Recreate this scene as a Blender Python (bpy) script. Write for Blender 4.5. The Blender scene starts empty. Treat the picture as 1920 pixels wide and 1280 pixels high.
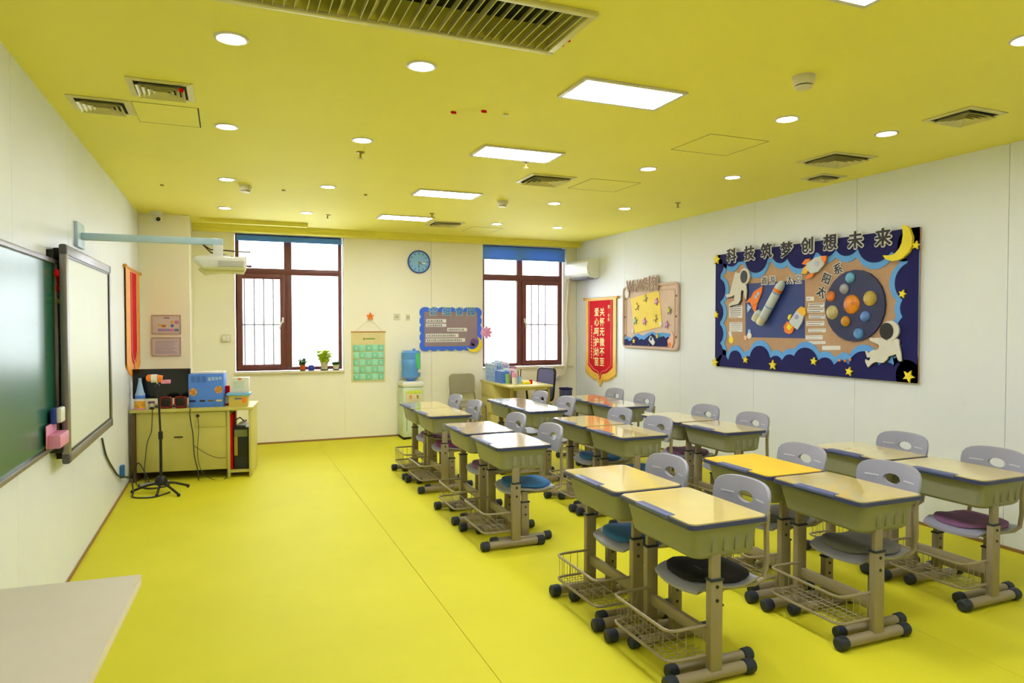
import bpy, bmesh, math, random
from mathutils import Vector, Matrix
random.seed(7)
S = bpy.context.scene
COL = S.collection
R = math.radians
PI = math.pi

# ------------------------------------------------------------------ camera
H = 2.78                       # ceiling height
CAMZ = 1.55
F_PX, YAW, PITCH = 1300.0, R(22.35), R(-1.45)
cam = bpy.data.cameras.new('camera')
cam.sensor_width = 36.0
cam.lens = F_PX * 36.0 / 1920.0
cam.clip_start = 0.05
cam_ob = bpy.data.objects.new('camera', cam)
COL.objects.link(cam_ob)
cam_ob.location = (0, 0, CAMZ)
cam_ob.rotation_euler = (PI / 2 + PITCH, 0, -YAW)
S.camera = cam_ob

# ------------------------------------------------------------------ daylight, exposure
world = bpy.data.worlds.new('sky'); S.world = world
world.use_nodes = True
wb = world.node_tree.nodes['Background']
wb.inputs['Color'].default_value = (0.90, 0.945, 1.0, 1)
wb.inputs['Strength'].default_value = 8.5
S.view_settings.view_transform = 'Standard'
S.view_settings.look = 'None'
S.view_settings.gamma = 1.0
S.view_settings.use_curve_mapping = False
S.view_settings.exposure = 0.0
PANEL_POWER, DOWN_POWER = 40.0, 70.0
XL, XR, YB, YF = -0.90, 4.95, 9.45, -1.6

def portal(name, x0, x1, z0, z1):
    l = bpy.data.lights.new(name, 'AREA'); l.shape = 'RECTANGLE'
    l.size = x1 - x0; l.size_y = z1 - z0
    l.cycles.is_portal = True
    o = bpy.data.objects.new(name, l); COL.objects.link(o)
    o.location = ((x0 + x1) / 2, YB + 0.26, (z0 + z1) / 2)
    o.rotation_euler = (-PI / 2, 0, 0)
portal('window_daylight_portal', 0.10, 1.45, 0.93, 2.70)
portal('window_daylight_portal', 3.44, 4.76, 0.91, 2.70)

# ------------------------------------------------------------------ pixel -> real plane helpers
_f = Vector((math.sin(YAW) * math.cos(PITCH), math.cos(YAW) * math.cos(PITCH), math.sin(PITCH)))
_r = Vector((math.cos(YAW), -math.sin(YAW), 0))
_u = _r.cross(_f)
_c = Vector((0, 0, CAMZ))
def _ray(x, y): return _f * F_PX + _r * (x - 960) - _u * (y - 640)
def onx(x, y, X): d = _ray(x, y); return _c + d * (X / d.x)
def ony(x, y, Y): d = _ray(x, y); return _c + d * (Y / d.y)
def onz(x, y, Z): d = _ray(x, y); return _c + d * ((Z - CAMZ) / d.z)
def RW(x, y, off=0.0):            # point on the right wall, pulled off along the normal
    p = onx(x, y, XR); p.x -= off; return p
def LW(x, y, off=0.0):
    p = onx(x, y, XL); p.x += off; return p
def BW(x, y, off=0.0):
    p = ony(x, y, YB); p.y -= off; return p

# ------------------------------------------------------------------ materials
def lin(c):
    c /= 255.0
    return c / 12.92 if c <= 0.04045 else ((c + 0.055) / 1.055) ** 2.4
def C(r, g, b): return (lin(r), lin(g), lin(b), 1.0)
MATS = {}
def mat(name, col, rough=0.5, metal=0.0, var=0.06, scale=6.0, bump=0.0, coat=0.0, emit=None, spec=0.5):
    if name in MATS: return MATS[name]
    m = bpy.data.materials.new(name); m.use_nodes = True
    nt = m.node_tree; b = nt.nodes['Principled BSDF']
    b.inputs['Roughness'].default_value = rough
    b.inputs['Metallic'].default_value = metal
    b.inputs['Specular IOR Level'].default_value = spec
    b.inputs['Coat Weight'].default_value = coat
    b.inputs['Coat Roughness'].default_value = 0.04
    tc = nt.nodes.new('ShaderNodeTexCoord'); nz = nt.nodes.new('ShaderNodeTexNoise')
    nz.inputs['Scale'].default_value = scale; nz.inputs['Detail'].default_value = 4
    nt.links.new(tc.outputs['Object'], nz.inputs['Vector'])
    rp = nt.nodes.new('ShaderNodeValToRGB')
    k0, k1 = 1 - var, 1 + var
    rp.color_ramp.elements[0].position = 0.3; rp.color_ramp.elements[1].position = 0.7
    rp.color_ramp.elements[0].color = (col[0] * k0, col[1] * k0, col[2] * k0, 1)
    rp.color_ramp.elements[1].color = (min(1, col[0] * k1), min(1, col[1] * k1), min(1, col[2] * k1), 1)
    nt.links.new(nz.outputs['Fac'], rp.inputs['Fac'])
    nt.links.new(rp.outputs['Color'], b.inputs['Base Color'])
    if bump:
        bp = nt.nodes.new('ShaderNodeBump'); bp.inputs['Strength'].default_value = bump
        bp.inputs['Distance'].default_value = 0.004
        n2 = nt.nodes.new('ShaderNodeTexNoise'); n2.inputs['Scale'].default_value = scale * 18
        nt.links.new(tc.outputs['Object'], n2.inputs['Vector'])
        nt.links.new(n2.outputs['Fac'], bp.inputs['Height'])
        nt.links.new(bp.outputs['Normal'], b.inputs['Normal'])
    if emit:
        b.inputs['Emission Color'].default_value = (0.95, 0.965, 1.0, 1)
        b.inputs['Emission Strength'].default_value = emit
    m.diffuse_color = col
    MATS[name] = m
    return m
def glass_mat():
    m = bpy.data.materials.new('window_glass'); m.use_nodes = True
    nt = m.node_tree; nt.nodes.clear()
    o = nt.nodes.new('ShaderNodeOutputMaterial'); mx = nt.nodes.new('ShaderNodeMixShader')
    t = nt.nodes.new('ShaderNodeBsdfTransparent'); g = nt.nodes.new('ShaderNodeBsdfGlossy')
    t.inputs['Color'].default_value = (0.97, 0.985, 0.98, 1); g.inputs['Roughness'].default_value = 0.02
    fr = nt.nodes.new('ShaderNodeFresnel'); fr.inputs['IOR'].default_value = 1.3
    nt.links.new(fr.outputs[0], mx.inputs[0]); nt.links.new(t.outputs[0], mx.inputs[1]); nt.links.new(g.outputs[0], mx.inputs[2])
    nt.links.new(mx.outputs[0], o.inputs[0])
    return m

m_wall = mat('cream_wall_panel', C(236, 240, 255), 0.42, var=0.015, scale=2.5)
m_wallb = mat('cream_back_wall', C(250, 246, 230), 0.5, var=0.015, scale=2.5)
m_joint = mat('wall_joint_shadow_gap', C(150, 150, 135), 0.7)
m_ceil = mat('bounce_tinted_ceiling', C(246, 238, 108), 0.75, var=0.02, scale=1.2)  # white ceiling; yellow bounce from the floor put into its base colour
m_floor = mat('yellow_vinyl', C(214, 207, 46), 0.6, var=0.035, scale=1.4, bump=0.03, spec=0.2)
m_seam = mat('vinyl_seam', C(150, 135, 40), 0.7)
m_base = mat('brown_base_strip', C(150, 112, 70), 0.5)
m_white = mat('white_plastic', C(232, 232, 228), 0.4, var=0.02)
m_cream = mat('cream_plastic', C(222, 214, 190), 0.45, var=0.03)
m_brown = mat('brown_window_profile', C(118, 64, 66), 0.35, var=0.08)
m_black = mat('black_plastic', C(20, 20, 22), 0.35)
m_dark = mat('dark_void', C(30, 32, 20), 0.8)
m_chrome = mat('chrome', C(205, 205, 205), 0.22, 1.0)
m_steel = mat('brushed_silver_frame', C(150, 143, 148), 0.38, 0.75)
m_beige = mat('taupe_powder_coat', C(154, 141, 114), 0.42, 0.1, var=0.05)
m_cap = mat('navy_rubber_cap', C(36, 44, 58), 0.6)
m_bin = mat('olive_grey_desk_bin', C(143, 144, 122), 0.48, var=0.05)
m_band = mat('navy_edge_band', C(58, 66, 112), 0.4)
m_tray = mat('slate_blue_tray', C(94, 102, 148), 0.4)
m_chair = mat('lavender_grey_chair_plastic', C(158, 158, 178), 0.42, var=0.03)
m_slot = mat('chair_slot_grey', C(205, 205, 208), 0.5)
m_lam = mat('beech_desk_laminate', C(222, 200, 116), 0.16, var=0.06, scale=3.0, coat=0.8)
m_lamy = mat('yellow_desk_cover', C(240, 196, 52), 0.5, var=0.03)
m_lamw = mat('pale_desk_laminate', C(222, 204, 160), 0.14, var=0.06, scale=3.0, coat=0.8)
m_glass = glass_mat()
m_lamp = mat('lit_diffuser', C(255, 255, 255), 0.5, emit=PANEL_POWER)
m_down = mat('lit_downlight_lens', C(255, 255, 255), 0.5, emit=DOWN_POWER)
m_trimw = mat('white_lamp_trim', C(220, 214, 205), 0.4)
m_vent = mat('pale_yellow_vent_metal', C(222, 214, 150), 0.45, 0.1)
m_blind = mat('sky_blue_blind_fabric', C(110, 172, 255), 0.85, bump=0.1)
_nt = m_blind.node_tree; _b = _nt.nodes['Principled BSDF']; _t = _nt.nodes.new('ShaderNodeBsdfTranslucent'); _x = _nt.nodes.new('ShaderNodeMixShader')
_t.inputs['Color'].default_value = C(60, 140, 235); _x.inputs[0].default_value = 0.22
_nt.links.new(_b.outputs[0], _x.inputs[1]); _nt.links.new(_t.outputs[0], _x.inputs[2]); _nt.links.new(_x.outputs[0], _nt.nodes['Material Output'].inputs['Surface'])
m_red = mat('red_velvet', C(214, 8, 26), 0.8, var=0.1, spec=0.15)
m_gold = mat('gold_satin', C(248, 196, 60), 0.45, var=0.08)
m_orange = mat('orange_paper', C(250, 134, 40), 0.6)
m_yel = mat('yellow_card', C(250, 226, 50), 0.6)
m_navy = mat('navy_felt', C(20, 18, 98), 0.85)
m_navy2 = mat('blue_poster_paper', C(42, 62, 140), 0.5, var=0.08)
m_sky = mat('light_blue_felt', C(104, 172, 255), 0.8)
m_tan = mat('tan_cork', C(194, 156, 128), 0.8, var=0.04, scale=20)
m_paper = mat('white_paper', C(238, 236, 240), 0.7, var=0.02)
m_ink = mat('printed_ink_grey', C(120, 118, 140), 0.7)
m_inkd = mat('charcoal_lettering', C(50, 48, 62), 0.6)
m_pink = mat('pink_card', C(232, 160, 210), 0.6)
m_pinkp = mat('pink_plastic', C(232, 150, 190), 0.45)
m_green = mat('leaf_green', C(70, 120, 40), 0.6, var=0.2, scale=30)
m_lime = mat('lime_leaf', C(208, 228, 70), 0.6, var=0.2, scale=30)
m_blue = mat('blue_plastic', C(92, 146, 250), 0.4)
m_bluel = mat('pale_blue_plastic', C(164, 200, 250), 0.4)
m_purple = mat('mauve_cushion', C(132, 88, 130), 0.9, bump=0.2)
m_magenta = mat('plum_cushion', C(128, 40, 110), 0.9, bump=0.2)
m_cblue = mat('blue_cushion', C(52, 110, 170), 0.9, bump=0.2)
m_cblack = mat('black_cushion', C(22, 20, 26), 0.9, bump=0.2)
m_cgrey = mat('grey_cushion', C(120, 118, 122), 0.8, bump=0.2)
m_tdesk = mat('maple_desk_board', C(222, 208, 130), 0.45, var=0.05, scale=4)
m_podium = mat('pale_grey_laminate', C(226, 216, 204), 0.5, var=0.02)
m_cable = mat('dark_cable', C(60, 58, 50), 0.6)
m_brass = mat('ochre_metal', C(170, 150, 60), 0.4, 0.5)

# ------------------------------------------------------------------ mesh helpers
class MB:
    def __init__(s, org=(0, 0, 0)): s.bm = bmesh.new(); s.org = Vector(org)
    def _xf(s, vs, M):
        bmesh.ops.transform(s.bm, matrix=M, verts=vs)
    def box(s, x0, x1, y0, y1, z0, z1, bev=0.0, M=None):
        r = bmesh.ops.create_cube(s.bm, size=1)['verts']
        T = Matrix.Translation(((x0 + x1) / 2, (y0 + y1) / 2, (z0 + z1) / 2)) @ Matrix.Diagonal((x1 - x0, y1 - y0, z1 - z0, 1))
        if M is not None: T = M @ T
        bmesh.ops.transform(s.bm, matrix=T, verts=r)
        if bev:
            es = list({e for v in r for e in v.link_edges})
            bmesh.ops.bevel(s.bm, geom=es, offset=bev, segments=2, affect='EDGES', profile=0.5)
        return s
    def ring(s, pts): return [s.bm.verts.new(p) for p in pts]
    def skin(s, a, b, close=True):
        n = len(a)
        for i in range(n if close else n - 1):
            j = (i + 1) % n
            try: s.bm.faces.new((a[i], a[j], b[j], b[i]))
            except ValueError: pass
    def cyl(s, p0, p1, r, seg=12, r1=None, cap=True):
        return s.tube([p0, p1], r, seg, cap, r1)
    def tube(s, pts, r, seg=8, cap=True, r1=None):
        pts = [Vector(p) for p in pts]; prev = None; first = None; ref = None
        for i, p in enumerate(pts):
            t = (pts[min(i + 1, len(pts) - 1)] - pts[max(i - 1, 0)]).normalized()
            if ref is None:
                ref = Vector((0, 0, 1)) if abs(t.z) < 0.9 else Vector((1, 0, 0))
            n = (ref - t * ref.dot(t)); n.normalize(); ref = n
            b = t.cross(n)
            rr = r if r1 is None else r + (r1 - r) * i / (len(pts) - 1)
            if isinstance(r, (list, tuple)): rr = r[i]
            ring = s.ring([p + n * (math.cos(2 * PI * k / seg) * rr) + b * (math.sin(2 * PI * k / seg) * rr) for k in range(seg)])
            if prev: s.skin(prev, ring)
            else: first = ring
            prev = ring
        if cap:
            s.bm.faces.new(first); s.bm.faces.new(prev)
        return s
    def prism(s, pts, vec):
        pts = [Vector(p) for p in pts]; v = Vector(vec)
        a = s.ring(pts); b = s.ring([p + v for p in pts])
        s.skin(a, b); s.bm.faces.new(a); s.bm.faces.new(b)
        return s
    def lathe(s, prof, c=(0, 0, 0), seg=24, M=None, cap1=True):
        rings = []
        for r, z in prof:
            rings.append(s.ring([((M @ Vector((r * math.cos(2 * PI * k / seg), r * math.sin(2 * PI * k / seg), z))) if M else Vector((r * math.cos(2 * PI * k / seg), r * math.sin(2 * PI * k / seg), z))) + Vector(c) for k in range(seg)]))
        for a, b in zip(rings, rings[1:]): s.skin(a, b)
        s.bm.faces.new(rings[0])
        if cap1: s.bm.faces.new(rings[-1])
        return s
    def ball(s, c, r, M=None, seg=16):
        if not isinstance(r, (tuple, list)): r = (r, r, r)
        v = bmesh.ops.create_uvsphere(s.bm, u_segments=seg, v_segments=seg // 2, radius=1)['verts']
        T = Matrix.Translation(c) @ (M if M else Matrix()) @ Matrix.Diagonal((*r, 1))
        bmesh.ops.transform(s.bm, matrix=T, verts=v)
        return s
    def mesh(s, name, smooth=True, ang=35):
        if s.org.length: bmesh.ops.translate(s.bm, vec=-s.org, verts=s.bm.verts)
        bmesh.ops.recalc_face_normals(s.bm, faces=s.bm.faces)
        me = bpy.data.meshes.new(name); s.bm.to_mesh(me); s.bm.free()
        if smooth:
            me.polygons.foreach_set('use_smooth', [True] * len(me.polygons))
            me.set_sharp_from_angle(angle=R(ang))
        return me
    def done(s, name, m, parent=None, smooth=True, **props):
        o = bpy.data.objects.new(name, s.mesh(name, smooth)); o.data.materials.append(m)
        COL.objects.link(o); o.parent = parent
        for k, v in props.items(): o[k] = v
        return o

def thing(name, label, cat, loc=(0, 0, 0), rz=0.0, group=None):
    o = bpy.data.objects.new(name, None); COL.objects.link(o)
    o.empty_display_size = 0.1
    o.location = loc; o.rotation_euler = (0, 0, rz)
    o['label'] = label; o['category'] = cat
    if group: o['group'] = group
    return o
def tag(o, label, cat, group=None):
    o['label'] = label; o['category'] = cat
    if group: o['group'] = group
    return o
def copy_tree(o, parent=None):
    c = o.copy(); COL.objects.link(c); c.parent = parent
    for ch in list(o.children): copy_tree(ch, c)
    return c
def struct(o, label=None):
    o['kind'] = 'structure'
    if label: o['label'] = label
    return o
AX = {'R': (Vector((0, -1, 0)), Vector((0, 0, 1)), Vector((-1, 0, 0))),
      'B': (Vector((1, 0, 0)), Vector((0, 0, 1)), Vector((0, -1, 0))),
      'L': (Vector((0, 1, 0)), Vector((0, 0, 1)), Vector((1, 0, 0)))}
def text(name, body, size, side, p, m, parent, org, depth=0.004, bold=0.0, rot=0.0, sx=1.0, spread=0.0):
    cu = bpy.data.curves.new('t', 'FONT'); cu.body = body; cu.size = size
    cu.extrude = depth / 2; cu.offset = bold; cu.align_x = 'CENTER'; cu.align_y = 'CENTER'
    cu.resolution_u = 1 if spread else 2
    t = bpy.data.objects.new('t', cu); COL.objects.link(t)
    me = bpy.data.meshes.new_from_object(t.evaluated_get(bpy.context.evaluated_depsgraph_get()))
    bpy.data.objects.remove(t); bpy.data.curves.remove(cu)
    xs = [v.co.x for v in me.vertices]; ys = [v.co.y for v in me.vertices]
    cx, cy = (min(xs) + max(xs)) / 2, (min(ys) + max(ys)) / 2
    a, b, n = AX[side]; ca, sa = math.cos(rot), math.sin(rot)
    P = Vector(p) - Vector(org)
    for v in me.vertices:
        x, y, z = (v.co.x - cx) * sx, v.co.y - cy, v.co.z
        x, y = x * ca - y * sa, x * sa + y * ca
        v.co = P + a * x + b * y + n * z
    if spread:                      # fatten the glyph by merging shifted copies
        src = [v.co.copy() for v in me.vertices]; fs = [tuple(f.vertices) for f in me.polygons]; vs = []; ff = []
        for k in range(9):
            d = Vector() if k == 8 else (a * math.cos(k * PI / 4) + b * math.sin(k * PI / 4)) * spread
            base = len(vs); vs += [co + d + n * (0.0002 * k) for co in src]; ff += [tuple(i + base for i in f) for f in fs]
        old = me; me = bpy.data.meshes.new(name); me.from_pydata(vs, [], ff); bpy.data.meshes.remove(old)
    me.materials.clear(); me.materials.append(m); me.name = name
    o = bpy.data.objects.new(name, me); COL.objects.link(o); o.parent = parent
    return o
def star_pts(c, r, a, b, rot=0.0, k=0.45, n=5):
    return [Vector(c) + a * (math.sin(rot + i * PI / n) * (r if i % 2 == 0 else r * k)) + b * (math.cos(rot + i * PI / n) * (r if i % 2 == 0 else r * k)) for i in range(2 * n)]
def ell(c, ra, rb, a, b, n=28): return [Vector(c) + a * (ra * math.cos(2 * PI * i / n)) + b * (rb * math.sin(2 * PI * i / n)) for i in range(n)]
def rrect(x0, x1, y0, y1, r, n=5):
    out = []
    for cx, cy, a0 in ((x1 - r, y1 - r, 0), (x0 + r, y1 - r, 90), (x0 + r, y0 + r, 180), (x1 - r, y0 + r, 270)):
        for i in range(n + 1):
            t = R(a0 + 90 * i / n); out.append((cx + r * math.cos(t), cy + r * math.sin(t)))
    return out

# ================================================================== THE ROOM
# ---- floor: three vinyl sheets with recessed seams
fl = struct(MB().box(XL - 0.1, XR + 0.1, YF - 0.1, YB + 0.3, -0.12, -0.003).done('floor', m_seam, smooth=False), 'yellow vinyl floor')
for x0, x1 in ((XL - 0.02, 1.0815), (1.0845, 3.2185), (3.2215, XR + 0.02)):
    MB().box(x0, x1, YF, YB + 0.02, -0.003, 0.0).done('vinyl_sheet', m_floor, fl, smooth=False)
# ---- ceiling
GX0, GX1, GY0, GY1 = -0.15, 1.37, 2.43, 2.865
gx0, gx1, gy0, gy1 = GX0 + 0.03, GX1 - 0.03, GY0 + 0.03, GY1 - 0.03
struct(MB().box(XL - 0.1, XR + 0.1, YF - 0.1, gy0, H, H + 0.12).box(XL - 0.1, XR + 0.1, gy1, YB + 0.3, H, H + 0.12).box(XL - 0.1, gx0, gy0, gy1, H, H + 0.12).box(gx1, XR + 0.1, gy0, gy1, H, H + 0.12).done('ceiling', m_ceil, smooth=False), 'white ceiling with yellow bounce in its colour')
# ---- side walls with panels
def side_wall(name, x_in, x_out, seams, label):
    lo, hi = min(x_in, x_out), max(x_in, x_out)
    sgn = 1 if x_out > x_in else -1
    w = struct(MB().box(min(x_in + sgn * 0.02, x_out), max(x_in + sgn * 0.02, x_out), YF - 0.1, YB + 0.3, 0, H).done(name, m_joint, smooth=False), label)
    for y0, y1 in zip(seams, seams[1:]):
        MB().box(min(x_in, x_in + sgn * 0.02), max(x_in, x_in + sgn * 0.02), y0 + 0.0015, y1 - 0.0015, 0.0, H, 0.0012).done('wall_panel', m_wall, w, smooth=False)
    return w
side_wall('wall_left', XL, XL - 0.12, [YF, -1.0, 0.2, 1.4, 2.6, 3.8, 5.01, 6.2, 7.4, 8.6, YB], 'cream panelled wall with the blackboard')
side_wall('wall_right', XR, XR + 0.12, [YF, -0.6, 0.63, 1.86, 3.11, 4.35, 5.58, 6.81, 8.05, YB], 'cream panelled wall with the display boards')
struct(MB().box(XL - 0.1, XR + 0.1, YF - 0.12, YF, 0, H).done('wall_front', m_wall, smooth=False), 'cream wall behind the camera')
# ---- back wall with two window openings
W1 = (0.10, 1.455, 0.93, 2.70); W2 = (3.43, 4.78, 0.91, 2.70)
b = MB()
for x0, x1, z0, z1 in ((XL, W1[0], 0, H), (W1[1], W2[0], 0, H), (W2[1], XR, 0, H), (W1[0], W1[1], 0, W1[2]), (W1[0], W1[1], W1[3], H), (W2[0], W2[1], 0, W2[2]), (W2[0], W2[1], W2[3], H)):
    b.box(x0, x1, YB + 0.02, YB + 0.25, z0, z1)
wbk = struct(b.done('wall_back', m_wallb, smooth=False), 'cream wall with two windows')
for x0, x1, z0, z1 in ((XL, W1[0], 0, H), (W1[1], 2.66, 0, H), (2.66, W2[0], 0, H), (W2[1], XR, 0, H), (W1[0], W1[1], 0, W1[2]), (W2[0], W2[1], 0, W2[2])):
    MB().box(x0 + (0.0015 if x0 != W1[1] and x0 != W2[1] else 0), x1 - (0.0015 if x1 not in (W1[0], W2[0]) else 0), YB, YB + 0.02, z0, z1, 0.001).done('wall_panel', m_wallb, wbk, smooth=False)
# pillar in the left corner
PX, PY = -0.384, 8.70
struct(MB().box(XL, PX, PY, YB, 0, H, 0.004).done('wall_pillar', m_wallb, smooth=False), 'cream corner pillar')
# bulkhead above the windows and curtain box
struct(MB().box(PX, XR, 9.30, YB, 2.70, H).box(PX, XR, 9.27, 9.30, 2.735, H).done('trim_1', m_ceil, smooth=False), 'bounce-tinted bulkhead above the windows')
struct(MB().box(-0.28, 0.93, 8.83, 8.92, 2.735, H, 0.004).done('trim_2', m_ceil, smooth=False), 'raised ceiling strip before the left window')
# base strips
struct(MB().box(XL, XL + 0.008, YF, PY, 0, 0.022).done('baseboard_left', m_base, smooth=False))
struct(MB().box(XR - 0.008, XR, YF, YB, 0, 0.022).done('baseboard_right', m_base, smooth=False))
struct(MB().box(PX, XR - 0.01, YB - 0.008, YB, 0, 0.022).done('baseboard_back', m_base, smooth=False))

# ---- windows
def window(name, X0, X1, z0, z1, mul, tr, casement, label):
    Y = YB + 0.14
    w = thing(name, label, 'window', ((X0 + X1) / 2, Y, z0)); struct(w)
    O = Vector(w.location)
    f = MB(O)
    f.box(X0, X0 + 0.045, Y - 0.03, Y + 0.03, z0, z1, 0.003).box(X1 - 0.045, X1, Y - 0.03, Y + 0.03, z0, z1, 0.003)
    f.box(X0 + 0.045, X1 - 0.045, Y - 0.03, Y + 0.03, z0, z0 + 0.045, 0.003).box(X0 + 0.045, X1 - 0.045, Y - 0.03, Y + 0.03, z1 - 0.045, z1, 0.003)
    f.done('outer_frame', m_brown, w)
    MB(O).box(mul[0], mul[1], Y - 0.032, Y + 0.03, z0 + 0.045, z1 - 0.045, 0.003).done('mullion', m_brown, w)
    MB(O).box(X0 + 0.045, X1 - 0.045, Y - 0.034, Y + 0.03, tr[0], tr[1], 0.003).done('transom', m_brown, w)
    for a, c, d, e in ((X0, mul[0], tr[1], z1), (mul[1], X1, tr[1], z1), (X0, mul[0], z0, tr[0]), (mul[1], X1, z0, tr[0])):
        MB(O).box(a + 0.02, c - 0.0, Y - 0.003, Y + 0.003, d, e).done('pane', m_glass, w, smooth=False)
    a, c = (X0 + 0.02, mul[0] + 0.01) if casement == 'left' else (mul[1] - 0.01, X1 - 0.02)
    zz0, zz1 = z0 + 0.02, tr[0] + 0.005
    k = 0.065
    s = MB(O)
    s.box(a, a + k, Y - 0.055, Y - 0.03, zz0, zz1, 0.004).box(c - k, c, Y - 0.055, Y - 0.03, zz0, zz1, 0.004)
    s.box(a + k, c - k, Y - 0.055, Y - 0.03, zz0, zz0 + k, 0.004).box(a + k, c - k, Y - 0.055, Y - 0.03, zz1 - k, zz1, 0.004)
    sash = s.done('casement_sash', m_brown, w)
    hx = c - k / 2 if casement == 'left' else a + k / 2
    hz = 1.60
    h = MB(O).box(hx - 0.013, hx + 0.013, Y - 0.068, Y - 0.055, hz - 0.035, hz + 0.035, 0.004)
    h.tube([(hx, Y - 0.068, hz), (hx, Y - 0.092, hz), (hx - 0.03 * (1 if casement == 'left' else -0.3), Y - 0.095, hz - 0.06), (hx - 0.045 * (1 if casement == 'left' else -0.3), Y - 0.092, hz - 0.12)], 0.010, 8)
    h.done('handle', m_white, sash)
    for i in range(5 if casement == 'left' else 4):
        x = a + 0.09 + i * 0.118
        MB(O).cyl((x, Y + 0.09, z0), (x, Y + 0.09, tr[0]), 0.012, 6).done('security_bar', m_steel, w)
    MB(O).cyl((a, Y + 0.09, 1.54), (c, Y + 0.09, 1.54), 0.013, 6).done('security_rail', m_steel, w)
    return w
window('window_1', W1[0] + 0.005, W1[1] - 0.015, W1[2] + 0.01, W1[3], (0.70, 0.795), (2.19, 2.27), 'left', 'brown framed window by the projector')
window('window_2', W2[0] + 0.02, W2[1] - 0.02, W2[2] + 0.01, W2[3], (4.01, 4.10), (2.19, 2.28), 'right', 'brown framed window by the air conditioner')
# faint security rail seen through the fixed panes
for nm, x0, x1, z in (('trim_3', W1[0] - 0.02, W1[1] + 0.0, W1[2]), ('trim_4', W2[0] - 0.0, XR - 0.06, W2[2])):
    struct(MB().box(x0, x1, YB - 0.035, YB + 0.11, z - 0.025, z + 0.005, 0.006).done(nm, m_cream), 'pale window sill board')
# ================================================================== DESKS AND CHAIRS
ZT = 0.71; DW, DD = 0.60, 0.42
def make_desk():
    t = thing('student_desk', 'x', 'desk')
    hw = DW / 2
    # top: navy band ring with laminate panel inside
    o = rrect(0, DD, -hw + 0.004, hw - 0.004, 0.035)
    MB().prism([(x, y, ZT - 0.024) for x, y in o], (0, 0, 0.019)).done('edge_band', m_band, t)
    i = rrect(0.008, DD - 0.008, -hw + 0.012, hw - 0.012, 0.03)
    MB().prism([(x, y, ZT - 0.008) for x, y in i], (0, 0, 0.008)).done('tabletop', m_lam, t)
    MB().box(-0.006, 0.042, -0.13, 0.13, ZT - 0.016, ZT + 0.003, 0.006).done('pen_tray', m_tray, t)
    # tapered storage bin with shallow ribs on the sides
    b = MB()
    top = rrect(0.035, DD - 0.02, -hw + 0.025, hw - 0.025, 0.03); bot = rrect(0.05, DD - 0.035, -hw + 0.045, hw - 0.045, 0.05)
    r0 = b.ring([(x, y, ZT - 0.024) for x, y in top]); r1 = b.ring([(x, y, ZT - 0.045) for x, y in top])
    r2 = b.ring([(x * 0.93 + 0.004, y * 0.985, ZT - 0.052) for x, y in top]); r3 = b.ring([(x, y, ZT - 0.155) for x, y in bot]); 
    b4 = rrect(0.065, DD - 0.05, -hw + 0.06, hw - 0.06, 0.05); r4 = b.ring([(x, y, ZT - 0.17) for x, y in b4])
    for p, q in ((r0, r1), (r1, r2), (r2, r3), (r3, r4)): b.skin(p, q)
    b.bm.faces.new(r0); b.bm.faces.new(r4)
    bn = b.done('storage_bin', m_bin, t)
    for sy in (-1, 1):
        for k in range(4):
            x = 0.13 + 0.06 * k
            MB().box(x, x + 0.03, sy * (hw - 0.05) - 0.018, sy * (hw - 0.05) + 0.018, ZT - 0.14, ZT - 0.06, 0.004).done('bin_rib', m_bin, bn)
    for sy in (-1, 1):
        y = sy * (hw - 0.055)
        MB().box(0.135, 0.185, y - 0.013, y + 0.013, 0.36, ZT - 0.15, 0.005).done('inner_post', m_beige, t)
        s = MB().box(0.128, 0.192, y - 0.019, y + 0.019, 0.045, 0.45, 0.006).done('post_sleeve', m_beige, t)
        MB().box(0.125, 0.195, y - 0.022, y + 0.022, 0.444, 0.454, 0.002).done('sleeve_collar', m_cap, s)
        for z in (0.36, 0.42):
            MB().cyl((0.16, y + sy * 0.017, z), (0.16, y + sy * 0.022, z), 0.008, 8).done('adjustment_screw', m_black, s)
        f = MB().cyl((-0.06, y, 0.035), (0.34, y, 0.035), 0.026, 14).done('foot_tube', m_beige, t)
        for x in (-0.065, 0.345):
            MB().lathe([(0.024, -0.028), (0.032, -0.022), (0.033, 0.02), (0.029, 0.028)], (x, y, 0.034), 12, Matrix.Rotation(PI / 2, 4, 'Y')).done('end_cap', m_cap, f)
    MB().box(0.145, 0.175, -hw + 0.055, hw - 0.055, 0.16, 0.215, 0.006).done('cross_rail', m_beige, t)
    w = MB()
    yy = hw - 0.07
    def loop(z, r, x0):
        w.tube([(0.15, -yy, z), (x0 + 0.04, -yy, z), (x0 + 0.01, -yy + 0.012, z), (x0, -yy + 0.04, z), (x0, yy - 0.04, z), (x0 + 0.01, yy - 0.012, z), (x0 + 0.04, yy, z), (0.15, yy, z)], r, 8)
    loop(0.245, 0.0075, -0.065); loop(0.115, 0.0075, -0.065)
    for k in range(13):
        y = -yy + 0.04 + k * (2 * yy - 0.08) / 12
        w.tube([(-0.065, y, 0.245), (-0.063, y, 0.115), (0.15, y, 0.112)], 0.0018, 4)
    for sy in (-1, 1):
        for k in range(4): w.cyl((-0.02 + 0.045 * k, sy * yy, 0.115), (-0.02 + 0.045 * k, sy * yy, 0.245), 0.0018, 4)
    for k in range(4): w.cyl((-0.02 + 0.045 * k, -yy, 0.113), (-0.02 + 0.045 * k, yy, 0.113), 0.0018, 4)
    w.done('wire_basket', m_beige, t)
    return t
ZS = 0.385
def seat_z(u, v):   # u: front 0 .. back 1, v: -1..1
    return ZS + 0.012 * v * v - 0.018 * math.exp(-((u - 0.62) / 0.25) ** 2) - 0.025 * max(0, 0.16 - u) / 0.16
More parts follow.
